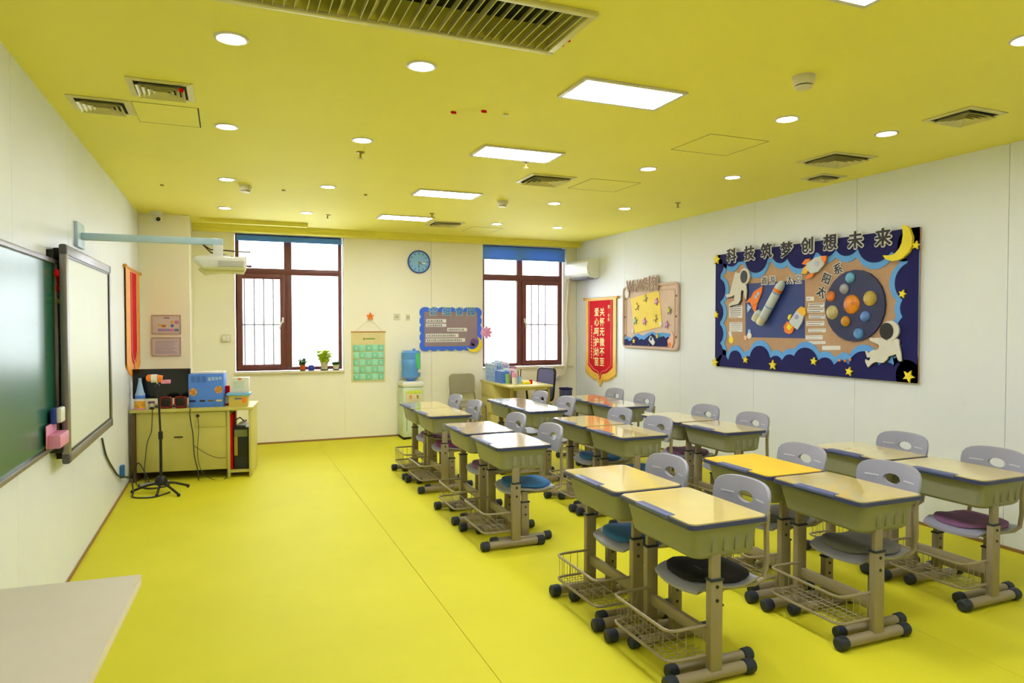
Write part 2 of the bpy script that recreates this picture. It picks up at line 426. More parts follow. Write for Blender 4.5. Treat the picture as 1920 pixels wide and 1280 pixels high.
def make_chair():
    t = thing('student_chair', 'x', 'chair')
    b = MB(); N, K = 10, 10; top = []; bot = []
    for i in range(N + 1):
        u = i / N; row = []; rb = []
        wv = 0.185 * (1 - 0.10 * abs(2 * u - 1) ** 3)
        for j in range(K + 1):
            v = -1 + 2 * j / K
            x = 0.13 + 0.38 * u + (0.02 * v * v if u < 0.5 else -0.02 * v * v) * abs(2 * u - 1)
            e = 1 if (i in (0, N) or j in (0, K)) else 0
            row.append(b.bm.verts.new((x, v * wv, seat_z(u, v) - 0.006 * e)))
            rb.append(b.bm.verts.new((x, v * wv * 0.97, seat_z(u, v) - 0.024 + 0.004 * e)))
        top.append(row); bot.append(rb)
    for i in range(N):
        for j in range(K):
            b.bm.faces.new((top[i][j], top[i + 1][j], top[i + 1][j + 1], top[i][j + 1]))
            b.bm.faces.new((bot[i][j], bot[i][j + 1], bot[i + 1][j + 1], bot[i + 1][j]))
    for i in range(N):
        b.bm.faces.new((top[i][0], bot[i][0], bot[i + 1][0], top[i + 1][0])); b.bm.faces.new((top[i][K], top[i + 1][K], bot[i + 1][K], bot[i][K]))
    for j in range(K):
        b.bm.faces.new((top[0][j], top[0][j + 1], bot[0][j + 1], bot[0][j])); b.bm.faces.new((top[N][j], bot[N][j], bot[N][j + 1], top[N][j + 1]))
    b.done('seat', m_chair, t)
    # backrest: curved shell with an oval grip hole
    zc, hz, hy = 0.705, 0.095, 0.195
    n = 48
    def outer(a):
        c, s = math.cos(a), math.sin(a)
        p = 4.0
        k = (abs(c / hy) ** p + abs(s / hz) ** p) ** (-1 / p)
        y, z = c * k, s * k
        if z < 0: y *= 1 + 0.06 * (z / hz)
        if z > 0: z *= 1 + 0.06 * (1 - (y / hy) ** 2)
        return y, z
    hole = (0.052, 0.027, 0.010)
    def P(y, z, back):
        x = 0.555 - 0.045 * (y / hy) ** 2 + 0.16 * z + (0.02 if back else 0.0)
        return (x, y, zc + z)
    bb = MB(); rf = []; rk = []
    for q in (0.0, 0.3, 0.6, 0.88, 0.97, 1.0):
        for back, lst in ((False, rf), (True, rk)):
            pts = []
            for i in range(n):
                a = 2 * PI * i / n
                hyy, hzz = hole[0] * math.cos(a), hole[1] * math.sin(a) + hole[2]
                oy, oz = outer(a)
                ins = 0.006 if q == 1.0 else 0
                y, z = hyy + (oy - hyy) * q, hzz + (oz - hzz) * q
                p = list(P(y, z, back))
                if q == 1.0: p[0] += (0.006 if not back else -0.006)
                pts.append(p)
            lst.append(bb.ring(pts))
    for L in (rf, rk):
        for a, c in zip(L, L[1:]): bb.skin(a, c)
    bb.skin(rf[0], rk[0]); bb.skin(rf[-1], rk[-1])
    bk = bb.done('backrest', m_chair, t)
    for s in (-1, 1):
        y0, y1 = s * 0.075, s * 0.15
        MB().prism([(P(y, 0.015 + dz, False)[0] - 0.001, y, zc + 0.015 + dz) for y, dz in ((y0, -0.003), (y1, -0.003), (y1, 0.003), (y0, 0.003))], (0.002, 0, 0)).done('backrest_slot', m_slot, bk)
    for s in (-1, 1):
        y = s * 0.15
        MB().tube([(0.30, y * 0.9, ZS - 0.032), (0.48, y, ZS - 0.032), (0.535, y, ZS - 0.015), (0.553, y, ZS + 0.06), (0.548, y, 0.60), (0.555, y, 0.68)], 0.0125, 8).done('back_support', m_beige, t)
        MB().box(0.235, 0.28, y - 0.013, y + 0.013, 0.22, ZS - 0.02, 0.004).done('inner_post', m_beige, t)
        sl = MB().box(0.228, 0.288, y - 0.018, y + 0.018, 0.045, 0.29, 0.006).done('post_sleeve', m_beige, t)
        MB().box(0.225, 0.291, y - 0.021, y + 0.021, 0.284, 0.294, 0.002).done('sleeve_collar', m_cap, sl)
        for z in (0.20, 0.255): MB().cyl((0.258, y - 0.022, z), (0.258, y + 0.022, z), 0.007, 8).done('adjustment_screw', m_black, sl)
        f = MB().cyl((0.03, y, 0.032), (0.43, y, 0.032), 0.023, 14).done('foot_tube', m_beige, t)
        for x in (0.025, 0.435):
            MB().lathe([(0.022, -0.026), (0.029, -0.02), (0.031, 0.018), (0.027, 0.026)], (x, y, 0.032), 12, Matrix.Rotation(PI / 2, 4, 'Y')).done('end_cap', m_cap, f)
    MB().box(0.245, 0.27, -0.15, 0.15, 0.10, 0.135, 0.005).done('cross_rail', m_beige, t)
    MB().box(0.22, 0.30, -0.16, 0.16, ZS - 0.042, ZS - 0.026, 0.004).done('seat_plate', m_beige, t)
    return t
def make_cushion():
    b = MB(); N, K = 12, 24
    c = []
    rings = []
    for q, h in ((1.0, 0.004), (0.99, 0.018), (0.93, 0.026), (0.6, 0.030), (0.25, 0.027)):
        pts = []
        for i in range(K):
            a = 2 * PI * i / K; cc, ss = math.cos(a), math.sin(a)
            k = (abs(cc) ** 3.4 + abs(ss) ** 3.4) ** (-1 / 3.4)
            x, y = 0.165 * cc * k * q, 0.165 * ss * k * q
            u = (x + 0.2) / 0.38; v = max(-1, min(1, y / 0.185))
            pts.append((x, y, seat_z(u, v) - ZS + h + 0.001))
        rings.append(b.ring(pts))
    for a, d in zip(rings, rings[1:]): b.skin(a, d)
    b.bm.faces.new(rings[0]); b.bm.faces.new(rings[-1])
    return b.mesh('seat_cushion', ang=60)
desk0, chair0, cush_me = make_desk(), make_chair(), make_cushion()
# cushion profile is baked for a seat centred at local x = 0.33
cols = [('aisle column', [(1.78, 2.36, 3.58), (1.68, 4.35, 5.62), (1.69, 6.08, 7.29)]),
        ('middle column', [(2.75, 2.36, 3.57), (2.69, 4.40, 5.61), (2.675, 6.06, 7.27)]),
        ('display wall column', [(3.73, 2.44, 3.66), (3.55, 4.30, 5.52), (3.61, 6.04, 7.25)])]
rowname = ['front row nearest the camera', 'middle row', 'back row by the windows']
cushions = {(0, 0, 0): (m_cblack, 'black'), (0, 0, 1): (m_cblue, 'blue'), (0, 1, 0): (m_cblue, 'blue'), (0, 1, 1): (m_purple, 'mauve'),
            (0, 2, 0): (m_magenta, 'plum'), (0, 2, 1): (m_purple, 'mauve'), (1, 0, 0): (m_cgrey, 'grey'), (1, 0, 1): (m_cgrey, 'grey'),
            (1, 1, 1): (m_cblue, 'blue'), (1, 1, 0): (m_cblue, 'blue'), (2, 0, 0): (m_purple, 'mauve'), (2, 1, 1): (m_purple, 'mauve'), (2, 1, 0): (m_purple, 'mauve')}
tops = {(1, 0, 1): m_lamy, (0, 1, 0): m_lamw, (0, 1, 1): m_lamw, (1, 2, 0): m_lamw, (1, 2, 1): m_lamw, (2, 2, 0): m_lamw, (2, 2, 1): m_lamw}
first = True
jit = random.Random(3)
for ci, (cn, rows) in enumerate(cols):
    for ri, (x, ya, yb) in enumerate(rows):
        for k in (0, 1):
            y = ya + DW / 2 if k == 0 else yb - DW / 2
            which = 'nearer' if k == 0 else 'farther'
            d, ch = (desk0, chair0) if first else (copy_tree(desk0), copy_tree(chair0))
            first = False
            d.location = (x, y, 0); d.rotation_euler = (0, 0, R(jit.uniform(-0.4, 0.4)))
            d['label'] = f'{which} desk of the pair in {cn}, {rowname[ri]}'
            d['group'] = 'adjustable student desks'
            tb = [c for c in d.children if c.name.startswith('tabletop')][0]
            tb.material_slots[0].link = 'OBJECT'; tb.material_slots[0].material = tops.get((ci, ri, k), m_lam)
            dx = jit.uniform(-0.01, 0.01)
            if (ci, ri) == (0, 0): dx = -0.02
            ch.location = (x + dx, y + jit.uniform(-0.01, 0.01), 0)
            ch['label'] = f'grey plastic chair at the {which} desk, {cn}, {rowname[ri]}'
            ch['group'] = 'grey student chairs'
            if (ci, ri, k) in cushions:
                mm, cn2 = cushions[(ci, ri, k)]
                o = bpy.data.objects.new('seat_cushion', cush_me.copy()); COL.objects.link(o)
                o.data.materials.append(mm)
                o.location = (ch.location.x + 0.33, ch.location.y, ZS)
                tag(o, f'{cn2} cushion on the {which} chair, {cn}, {rowname[ri]}', 'cushion', 'seat cushions')
                if cn2 == 'black':
                    for q in range(2):
                        MB().box(-0.105 + q * 0.035, -0.085 + q * 0.035, -0.04, 0.05, 0.016, 0.021, 0.001).done('print_mark', m_cgrey, o)

# ================================================================== CEILING FIXTURES
col_n = ['in the row over the blackboard side', 'in the second row from the blackboard wall', 'in the third row from the blackboard wall', 'in the row nearest the display wall']
dl_y = [1.95, 3.25, 4.70, 6.40, 7.98]
dl_x = [0.01, 0.85, 3.10, 3.93]
dist_n = ['first ahead of the camera', 'second ahead of the camera', 'third ahead of the camera', 'fourth ahead of the camera', 'last before the windows']
def make_down():
    t = thing('downlight', 'x', 'downlight')
    MB().lathe([(0.056, 0.0), (0.056, -0.006), (0.062, -0.008), (0.071, -0.004), (0.072, 0.0)], seg=28).done('trim_ring', m_trimw, t)
    MB().lathe([(0.0555, 0.0), (0.0555, -0.005), (0.02, -0.006)], seg=28).done('lens', m_down, t)
    return t
d0 = make_down(); first = True
for xi, x in enumerate(dl_x):
    for yi, y in enumerate(dl_y):
        d = d0 if first else copy_tree(d0); first = False
        d.location = (x + (0.02 if yi == 1 else 0) - 0.02 * (yi == 4) + (0.11 if (xi, yi) == (2, 0) else 0), y, H)
        d['label'] = f'round recessed downlight {col_n[xi]}, {dist_n[yi]}'; d['group'] = 'round ceiling downlights'
def make_panel():
    t = thing('panel_light', 'x', 'ceiling light')
    f = MB()
    for a in ((-0.31, 0.31, -0.16, -0.138), (-0.31, 0.31, 0.138, 0.16), (-0.31, -0.288, -0.138, 0.138), (0.288, 0.31, -0.138, 0.138)):
        f.box(a[0], a[1], a[2], a[3], -0.012, 0, 0.002)
    f.done('frame', m_trimw, t)
    MB().box(-0.289, 0.289, -0.139, 0.139, -0.008, 0).done('diffuser', m_lamp, t, smooth=False)
    return t
p0 = make_panel(); first = True
pl_n = ['behind the camera', 'cut by the top edge of the picture', 'the largest one, beside the long grille', 'second in line from the long grille', 'third in line from the long grille', 'last in line, nearest the windows']
for i, y in enumerate((0.43, 1.835, 3.235, 4.65, 6.33, 7.92)):
    p = p0 if first else copy_tree(p0); first = False
    p.location = (2.0 - 0.016 * i, y, H); p['label'] = f'rectangular ceiling panel light, {pl_n[i]}'; p['group'] = 'rectangular ceiling panel lights'
# long return-air grille
g = thing('air_grille', 'long slatted return air grille in the ceiling', 'air grille', (0.62, 2.65, H))
O = Vector(g.location)
f = MB(O)
for a in ((GX0, GX1, GY0, GY0 + 0.03), (GX0, GX1, GY1 - 0.03, GY1), (GX0, GX0 + 0.03, GY0 + 0.03, GY1 - 0.03), (GX1 - 0.03, GX1, GY0 + 0.03, GY1 - 0.03)):
    f.box(a[0], a[1], a[2], a[3], H - 0.016, H, 0.002)
f.done('frame', m_vent, g)
MB(O).box(GX0, GX1, GY0, GY1, H + 0.10, H + 0.125).done('dark_duct', m_dark, g, smooth=False)
slm = MB().prism([(-0.0015, 0, -0.02), (0.0015, 0, -0.02), (0.0015, 0, 0.02), (-0.0015, 0, 0.02)], (0, gy1 - gy0, 0)).mesh('slat', False)
slm.materials.append(m_vent); gr = random.Random(11); n_sl = 36
for i in range(n_sl):
    s_ = bpy.data.objects.new('slat', slm); COL.objects.link(s_); s_.parent = g
    s_.location = (gx0 + 0.015 + i * (gx1 - gx0 - 0.03) / (n_sl - 1) - O.x, gy0 - O.y, 0.008)
    s_.rotation_euler = (0, R(24 + gr.uniform(-16, 16)), 0)
# square diffusers
def diffuser(x0, x1, y0, y1, label, n=4):
    cx, cy = (x0 + x1) / 2, (y0 + y1) / 2
    t = thing('air_diffuser', label, 'air vent', (cx, cy, H), group='square ceiling diffusers')
    hx, hy = (x1 - x0) / 2, (y1 - y0) / 2
    def ringf(bm, kx, ky, kx2, ky2, za, zb, th=0.003):
        a = bm.ring([(-kx, -ky, za), (kx, -ky, za), (kx, ky, za), (-kx, ky, za)])
        c = bm.ring([(-kx2, -ky2, zb), (kx2, -ky2, zb), (kx2, ky2, zb), (-kx2, ky2, zb)])
        e = bm.ring([(-kx2, -ky2, zb - th), (kx2, -ky2, zb - th), (kx2, ky2, zb - th), (-kx2, ky2, zb - th)])
        h = bm.ring([(-kx, -ky, za - th), (kx, -ky, za - th), (kx, ky, za - th), (-kx, ky, za - th)])
        bm.skin(a, c); bm.skin(c, e); bm.skin(e, h); bm.skin(h, a)
    m = MB(); ringf(m, hx, hy, hx - 0.032, hy - 0.032, -0.001, -0.005, 0.004); m.done('flange', m_vent, t, smooth=False)
    MB().box(-hx + 0.03, hx - 0.03, -hy + 0.03, hy - 0.03, -0.002, 0).done('throat_shade_plate', m_dark, t, smooth=False)  # flat dark plate painted as the shade of a recess; no opening cut
    for k in range(n):
        q = 0.042 + k * (min(hx, hy) - 0.05) / n
        m = MB(); ringf(m, hx - q, hy - q, hx - q - 0.022, hy - q - 0.022, -0.024, -0.004, 0.002); m.done('vane', m_vent, t, smooth=False)
    return t
dA = diffuser(-0.46, -0.15, 3.94, 4.245, 'square air vent over the blackboard, nearer the first downlight')
MB().ball((0.1, -0.12, -0.03), 0.012).done('red_tab', m_red, dA)
diffuser(-0.79, -0.485, 4.365, 4.655, 'square air vent tight beside the blackboard wall')
diffuser(2.32, 2.73, 5.2, 5.59, 'square air vent between the middle panel lights')
diffuser(3.895, 4.215, 2.66, 2.965, 'square air vent at the right, nearest the camera')
diffuser(4.02, 4.44, 3.72, 4.09, 'large square air vent above the space display board')
diffuser(4.51, 4.78, 4.30, 4.54, 'small square air vent close to the display wall', 3)
diffuser(2.29, 2.69, 8.03, 8.40, 'square air vent nearest the windows')
# access panels
for x0, x1, y0, y1, lb in ((-0.478, -0.137, 4.37, 4.79, 'flush access panel beside the blackboard side vents'), (2.91, 3.39, 3.69, 4.13, 'flush access panel left of the large right vent'),
                           (2.87, 3.355, 5.2, 5.65, 'flush access panel right of the middle vent'), (2.89, 3.30, 8.33, 8.76, 'flush access panel before the right window')):
    t = thing('access_panel', lb, 'ceiling hatch', ((x0 + x1) / 2, (y0 + y1) / 2, H), group='flush ceiling access panels')
    O = Vector(t.location)
    MB(O).box(x0, x1, y0, y1, H - 0.0015, H).done('shadow_gap', m_dark, t, smooth=False)
    MB(O).box(x0 + 0.002, x1 - 0.007, y0 + 0.002, y1 - 0.008, H - 0.0019, H).done('hatch', m_ceil, t, smooth=False)
# smoke detectors
for px, py, r, lb in ((1507, 143, 0.055, 'white smoke detector on the right, near the camera'), (942, 377, 0.055, 'white smoke detector among the middle ceiling lights'), (460, 348, 0.055, 'white smoke detector over the front aisle')):
    p = onz(px, py, H); t = thing('smoke_detector', lb, 'smoke detector', p, group='ceiling smoke detectors')
    MB().lathe([(r, 0), (r, -0.012), (r * 0.92, -0.03), (r * 0.8, -0.045)]).done('body', m_cream, t)
    MB().lathe([(r * 0.7, -0.044), (r * 0.7, -0.051)]).done('sensor_gap', m_black, t)
    MB().lathe([(r * 0.78, -0.051), (r * 0.66, -0.06), (r * 0.2, -0.063)]).done('cap', m_cream, t)
for px, py, lb in ((676, 285, 'small sprinkler head over the front aisle'), (986, 303, 'small sprinkler head behind the second panel light'), (810, 400, 'small sprinkler head by the last panel light'), (614, 403, 'small sprinkler head before the left window'), (1271, 380, 'small sprinkler head near the display wall')):
    p = onz(px, py, H); t = thing('sprinkler', lb, 'sprinkler', p, group='ceiling sprinkler heads')
    MB().lathe([(0.03, 0), (0.028, -0.006), (0.012, -0.01)]).done('rose', m_brass, t)
    MB().cyl((0, 0, -0.009), (0, 0, -0.045), 0.008, 8).cyl((0, 0, -0.045), (0, 0, -0.048), 0.02, 12).done('head', m_brass, t)
for px, py, mm, lb in ((850, 209, m_red, 'small red paper tab on the ceiling, the left one of two'), (907, 207, m_red, 'small red paper tab on the ceiling, the right one of two'), (948, 213, m_vent, 'small pale adhesive hook on the ceiling'), (1062, 72, m_red, 'small red tab at the corner of the long grille'), (1050, 80, m_red, 'second red tab at the corner of the long grille'),
                       (531, 356, m_brass, 'small dark slot cover on the ceiling'), (685, 364, m_brass, 'thin slot cover on the ceiling by the third light'), (303, 346, m_brass, 'tiny hook on the ceiling by the projector wall')):
    p = onz(px, py, H)
    o = MB().prism([(-0.013, -0.006, 0), (0.012, -0.009, 0), (0.017, 0.006, 0), (0.0, 0.011, 0), (-0.015, 0.007, 0)], (0.004, 0.0, -0.011)).done('ceiling_tab', mm)
    o.location = p; tag(o, lb, 'tab', 'tabs stuck to the ceiling')
# dome camera
t = thing('security_camera', 'small dome camera under the ceiling by the pillar', 'camera', (-0.70, 8.55, H))
MB().lathe([(0.065, 0), (0.065, -0.012), (0.05, -0.03), (0.045, -0.04)]).done('mount', m_white, t)
MB().ball((0.01, -0.01, -0.07), 0.045).done('eyeball', m_white, t)
MB().ball((0.016, -0.035, -0.082), 0.026).done('lens', m_black, t)
# ================================================================== WINDOW DRESSING
for px0, px1, pyb, lb in ((443, 641, 453, 'short sky blue roller blind over the left window'), (905, 1060, 487, 'longer sky blue roller blind over the right window')):
    Y = YB + 0.05
    a, c = ony(px0, pyb, Y), ony(px1, pyb, Y)
    zb = (a.z + c.z) / 2; x0, x1 = a.x, min(c.x, W2[1] - 0.005) if px0 > 800 else min(c.x, W1[1] - 0.005)
    x0 = max(x0, W1[0] + 0.004 if px0 < 800 else W2[0] + 0.004)
    t = thing('roller_blind', lb, 'blind', ((x0 + x1) / 2, Y, zb), group='blue roller blinds')
    O = Vector(t.location)
    MB(O).cyl((x0, Y + 0.03, 2.665), (x1, Y + 0.03, 2.665), 0.025, 14).done('roll_tube', m_blind, t)
    MB(O).box(x0, x1, Y, Y + 0.003, zb, 2.68).done('fabric', m_blind, t, smooth=False)
    MB(O).box(x0, x1, Y - 0.006, Y + 0.009, zb - 0.012, zb + 0.012, 0.003).done('bottom_bar', m_blind, t)
# plants on the left sill
ZSILL = W1[2] + 0.005
def sill(px): p = ony(px, 692, YB + 0.02); return Vector((p.x, YB + 0.015, ZSILL))
def leafy(o, parent, n, spread, h0, h1, lw, ll, m, seed, droop=0.3):
    rr = random.Random(seed); b = MB(); st = MB()
    for i in range(n):
        a = rr.uniform(0, 2 * PI); r = spread * math.sqrt(rr.random()); z = rr.uniform(h0, h1)
        p = Vector((r * math.cos(a), r * math.sin(a), z)); d = Vector((math.cos(a), math.sin(a), rr.uniform(-droop, 0.8))).normalized()
        s = d.cross(Vector((0, 0, 1))).normalized(); nrm = s.cross(d)
        L, Wd = ll * rr.uniform(0.7, 1.2), lw * rr.uniform(0.7, 1.2)
        pts = [p, p + d * L * 0.35 + s * Wd, p + d * L * 0.75 + s * Wd * 0.7, p + d * L, p + d * L * 0.75 - s * Wd * 0.7, p + d * L * 0.35 - s * Wd]
        b.prism(pts, nrm * 0.0015)
        st.tube([(r * 0.2 * math.cos(a), r * 0.2 * math.sin(a), h0 * 0.3), (r * 0.7 * math.cos(a), r * 0.7 * math.sin(a), (h0 + z) / 2), p], 0.0018, 4)
    b.done('foliage', m, parent, smooth=False); st.done('stems', m, parent)
def potted(px, pr, ph, mpot, mleaf, n, spread, ht, lw, ll, label, seed, saucer=True):
    t = thing('potted_plant', label, 'plant', sill(px), group='plants on the left window sill')
    z0 = 0.0
    if saucer: MB().lathe([(pr * 0.85, 0), (pr * 1.05, 0.012), (pr * 0.9, 0.012)]).done('saucer', m_dark, t); z0 = 0.011
    MB().lathe([(pr * 0.72, z0), (pr, ph), (pr * 1.08, ph), (pr * 1.08, ph + 0.012), (pr * 0.9, ph + 0.012), (pr * 0.88, ph - 0.012)]).done('pot', mpot, t)
    leafy(None, t, n, spread, ph + 0.01, ph + ht, lw, ll, mleaf, seed)
    return t
m_terra = mat('orange_glazed_pot', C(222, 92, 30), 0.35)
m_cobalt = mat('cobalt_glazed_ceramic', C(46, 60, 190), 0.25)
potted(567.5, 0.036, 0.065, m_terra, m_green, 110, 0.05, 0.085, 0.014, 0.04, 'small dark succulent in an orange pot on the sill', 1)
potted(608, 0.052, 0.10, m_cream, m_lime, 210, 0.09, 0.15, 0.024, 0.05, 'bright lime bushy plant in a cream pot on the sill', 2)
potted(630, 0.042, 0.06, m_white, m_green, 150, 0.045, 0.035, 0.012, 0.035, 'low green succulent in a white pot at the sill end', 3)
t = thing('ceramic_vase', 'round cobalt blue ceramic pot between two plants', 'vase', sill(583.5))
MB().lathe([(0.03, 0), (0.045, 0.015), (0.05, 0.035), (0.044, 0.055), (0.03, 0.066), (0.033, 0.072), (0.026, 0.072)]).done('body', m_cobalt, t)

# ================================================================== BACK WALL THINGS
A_, B_, N_ = AX['B']
# clock
p = BW(785, 491); t = thing('wall_clock', 'round blue wall clock between the windows', 'clock', p)
O = Vector(p); RB = Matrix.Rotation(PI / 2, 4, 'X')
MB().lathe([(0.148, 0), (0.16, 0.01), (0.16, 0.03), (0.148, 0.036), (0.143, 0.024)], (0, 0, 0), 40, RB, False).done('rim', mat('royal_blue_rim', C(48, 70, 190), 0.35), t)
dl = MB().lathe([(0.145, 0.003), (0.145, 0.018)], (0, 0, 0), 40, RB).done('dial', mat('aqua_dial', C(140, 194, 250), 0.5), t)
for i in range(12):
    a = i * PI / 6; c = Vector((math.sin(a) * 0.118, -0.0195, math.cos(a) * 0.118))
    MB().box(-0.004, 0.004, -0.001, 0.001, -0.011, 0.011, M=Matrix.Translation(c) @ Matrix.Rotation(a, 4, 'Y')).done('hour_mark', m_navy, dl)
MB().cyl((0, -0.017, 0), (0.048, -0.022, -0.035), 0.0045, 6).done('hour_hand', m_inkd, t)
MB().cyl((0, -0.018, 0), (-0.004, -0.023, -0.085), 0.0035, 6).done('minute_hand', m_inkd, t)
MB().lathe([(0.011, 0.017), (0.011, 0.026)], (0, 0, 0), 12, RB).done('hub', m_orange, t)
MB().box(0.04, 0.10, -0.0205, -0.0185, -0.027, -0.010).done('date_window', m_paper, dl)
# star hook and pocket calendar
p = BW(694, 593); t = thing('star_hook', 'orange star hook above the mint pocket calendar', 'hook', p)
MB().prism(star_pts((0, 0, 0), 0.055, A_, B_, k=0.55), N_ * 0.03).done('star', m_orange, t)
MB().ball((-0.012, -0.031, 0.006), 0.006).ball((0.012, -0.031, 0.006), 0.006).done('eyes', m_black, t)
c0, c1 = BW(659, 622), BW(722, 714)
p = (c0 + c1) / 2; t = thing('pocket_calendar', 'hanging pocket calendar with five rows of mint pockets', 'calendar', (p.x, YB, c1.z)); O = Vector(t.location)
m_mint = mat('mint_pocket', C(158, 228, 204), 0.6, var=0.05); m_mintd = mat('mint_pocket_deep', C(136, 212, 186), 0.6); m_cloth = mat('cream_cloth', C(230, 214, 160), 0.8)
MB(O).cyl((c0.x - 0.01, YB - 0.012, c0.z), (c1.x + 0.01, YB - 0.012, c0.z), 0.008, 8).done('wooden_rod', mat('wood_rod', C(196, 140, 80), 0.6), t)
MB(O).tube([(c0.x + 0.03, YB - 0.012, c0.z), (p.x + 0.02, YB - 0.03, BW(694, 597).z), (c1.x - 0.03, YB - 0.012, c0.z)], 0.0025, 5).done('hanging_cord', m_cloth, t)
MB(O).box(c0.x, c1.x, YB - 0.010, YB - 0.002, c1.z, c0.z - 0.006).done('cloth_panel', m_cloth, t, smooth=False)
top = BW(690, 645).z; bot = c1.z + 0.02; rh = (top - bot) / 5; cw = (c1.x - c0.x - 0.03) / 5
for r_ in range(5):
    for k in range(5):
        x = c0.x + 0.015 + k * cw; z = bot + r_ * rh
        q = MB(O).box(x + 0.003, x + cw - 0.003, YB - 0.018, YB - 0.010, z + 0.003, z + rh - 0.008, 0.002).done('pocket', m_mint if (r_ + k) % 2 else m_mintd, t)
        MB(O).box(x + cw * 0.40, x + cw * 0.60, YB - 0.0195, YB - 0.018, z + rh * 0.30, z + rh * 0.60).done('pocket_number', mat('pale_mint_print', C(190, 232, 210), 0.6), q, smooth=False)
MB(O).ball((p.x - 0.06, YB - 0.012, BW(690, 635).z), (0.014, 0.003, 0.012)).box(p.x - 0.04, p.x + 0.09, YB - 0.012, YB - 0.0105, BW(690, 636).z, BW(690, 634).z).done('printed_title', mat('green_print', C(110, 150, 70), 0.6), t)
# outlets and switches
for px, py, w, h, lb in ((744, 594, 0.085, 0.085, 'white wall socket left of the class board'), (765, 595, 0.05, 0.085, 'narrow white switch plate left of the class board')):
    p = BW(px, py); t = thing('wall_socket', lb, 'socket', p, group='wall sockets')
    MB().box(-w / 2, w / 2, -0.012, 0, -h / 2, h / 2, 0.004).done('plate', m_cream, t)
    MB().box(-0.016, -0.008, -0.014, -0.011, -0.012, 0.012).box(0.004, 0.012, -0.014, -0.011, -0.012, 0.012).done('slots', m_ink, t)
p = BW(424, 634); t = thing('switch_box', 'cream double switch box left of the window', 'switch', p)
MB().box(-0.055, 0.055, -0.03, 0, -0.045, 0.045, 0.006).done('housing', m_cream, t)
MB().box(-0.045, -0.003, -0.034, -0.029, -0.033, 0.033, 0.002).done('rocker', m_white, t); MB().box(0.003, 0.045, -0.034, -0.029, -0.033, 0.033, 0.002).done('rocker', m_white, t)
# framed notices on the pillar
def PW(x, y, off=0.0): p = ony(x, y, PY); p.y -= off; return p
for y0, y1, lb, kind in ((590, 626, 'framed timetable with coloured bars on the pillar', 0), (632, 667, 'framed text notice on the pillar, the lower one', 1)):
    a, c = PW(284, y0), PW(340, y1); t = thing('framed_notice', lb, 'notice', ((a.x + c.x) / 2, PY, c.z), group='framed notices on the pillar'); O = Vector(t.location)
    fr = MB(O)
    for q in ((a.x, c.x, c.z, c.z + 0.012), (a.x, c.x, a.z - 0.012, a.z), (a.x, a.x + 0.012, c.z + 0.012, a.z - 0.012), (c.x - 0.012, c.x, c.z + 0.012, a.z - 0.012)):
        fr.box(q[0], q[1], PY - 0.014, PY, q[2], q[3], 0.002)
    fr.done('frame', mat('rosy_acrylic_frame', C(190, 160, 150), 0.3), t)
    pp = MB(O).box(a.x + 0.01, c.x - 0.01, PY - 0.006, PY, c.z + 0.01, a.z - 0.01).done('paper', mat('lilac_paper', C(214, 200, 206), 0.6), t, smooth=False)
    if kind == 0:
        for x0, x1, yy0, yy1, cc in ((320, 325, 601, 607, (220, 180, 80)), (327, 335, 601, 607, (205, 130, 200)), (296, 304, 608, 611, (225, 165, 60)), (304, 311, 609, 613, (190, 110, 40)), (320, 326, 608, 613, (90, 120, 190)), (296, 320, 616, 621, (165, 150, 205)), (320, 326, 616, 621, (230, 130, 190)), (327, 335, 616, 621, (100, 140, 180))):
            u, v = PW(x0, yy0), PW(x1, yy1)
            MB(O).box(u.x, v.x, PY - 0.0075, PY - 0.006, v.z, u.z).done('colour_block', mat('block_%d_%d_%d' % cc, C(*cc), 0.6), pp, smooth=False)
        u, v = PW(307, 595), PW(318, 597)
        MB(O).box(u.x, v.x, PY - 0.0075, PY - 0.006, v.z, u.z).done('title_line', m_ink, pp, smooth=False)
    else:
        for k in range(9):
            u, v = PW(291, 639 + k * 2.8), PW(334 - (k * 7) % 11, 640 + k * 2.8)
            MB(O).box(u.x, v.x, PY - 0.0072, PY - 0.006, v.z, u.z).done('text_line', mat('faint_ink', C(172, 160, 178), 0.7), pp, smooth=False)
# class convention board
a, c = BW(789, 578), BW(900, 654)
t = thing('class_board', 'grey notice board with scalloped blue border and a moon', 'notice board', ((a.x + c.x) / 2, YB, c.z)); O = Vector(t.location)
MB(O).box(a.x, c.x, YB - 0.012, YB, c.z, a.z).done('felt_panel', mat('grey_mauve_felt', C(158, 138, 150), 0.9), t, smooth=False)
m_rblue = mat('royal_blue_border', C(66, 116, 246), 0.7)
def scallop(x0, z0, x1, z1, nx, nz, wd, rr):
    b = MB(O); Y0, d = YB, Vector((0, -0.02, 0))
    b.box(x0, x1, YB - 0.02, YB, z0, z0 + wd).box(x0, x1, YB - 0.02, YB, z1 - wd, z1).box(x0, x0 + wd, YB - 0.02, YB, z0 + wd, z1 - wd).box(x1 - wd, x1, YB - 0.02, YB, z0 + wd, z1 - wd)
    for i in range(nx):
        x = x0 + (i + 0.5) * (x1 - x0) / nx
        for z in (z0 + 0.006, z1 - 0.006): b.prism(ell((x, YB - 0.001, z), (x1 - x0) / nx * 0.46, rr, A_, B_, 16), (0, -0.017, 0))
    for i in range(nz):
        z = z0 + (i + 0.5) * (z1 - z0) / nz
        for x in (x0 + 0.006, x1 - 0.006): b.prism(ell((x, YB - 0.001, z), rr, (z1 - z0) / nz * 0.46, A_, B_, 16), (0, -0.0165, 0))
    b.done('scalloped_border', m_rblue, t, smooth=False)
scallop(a.x, c.z, c.x, a.z, 7, 5, 0.045, 0.026)
m_tq = mat('turquoise_letter', C(44, 132, 236), 0.5); m_ltrim = mat('pale_yellow_trim', C(224, 226, 150), 0.6)
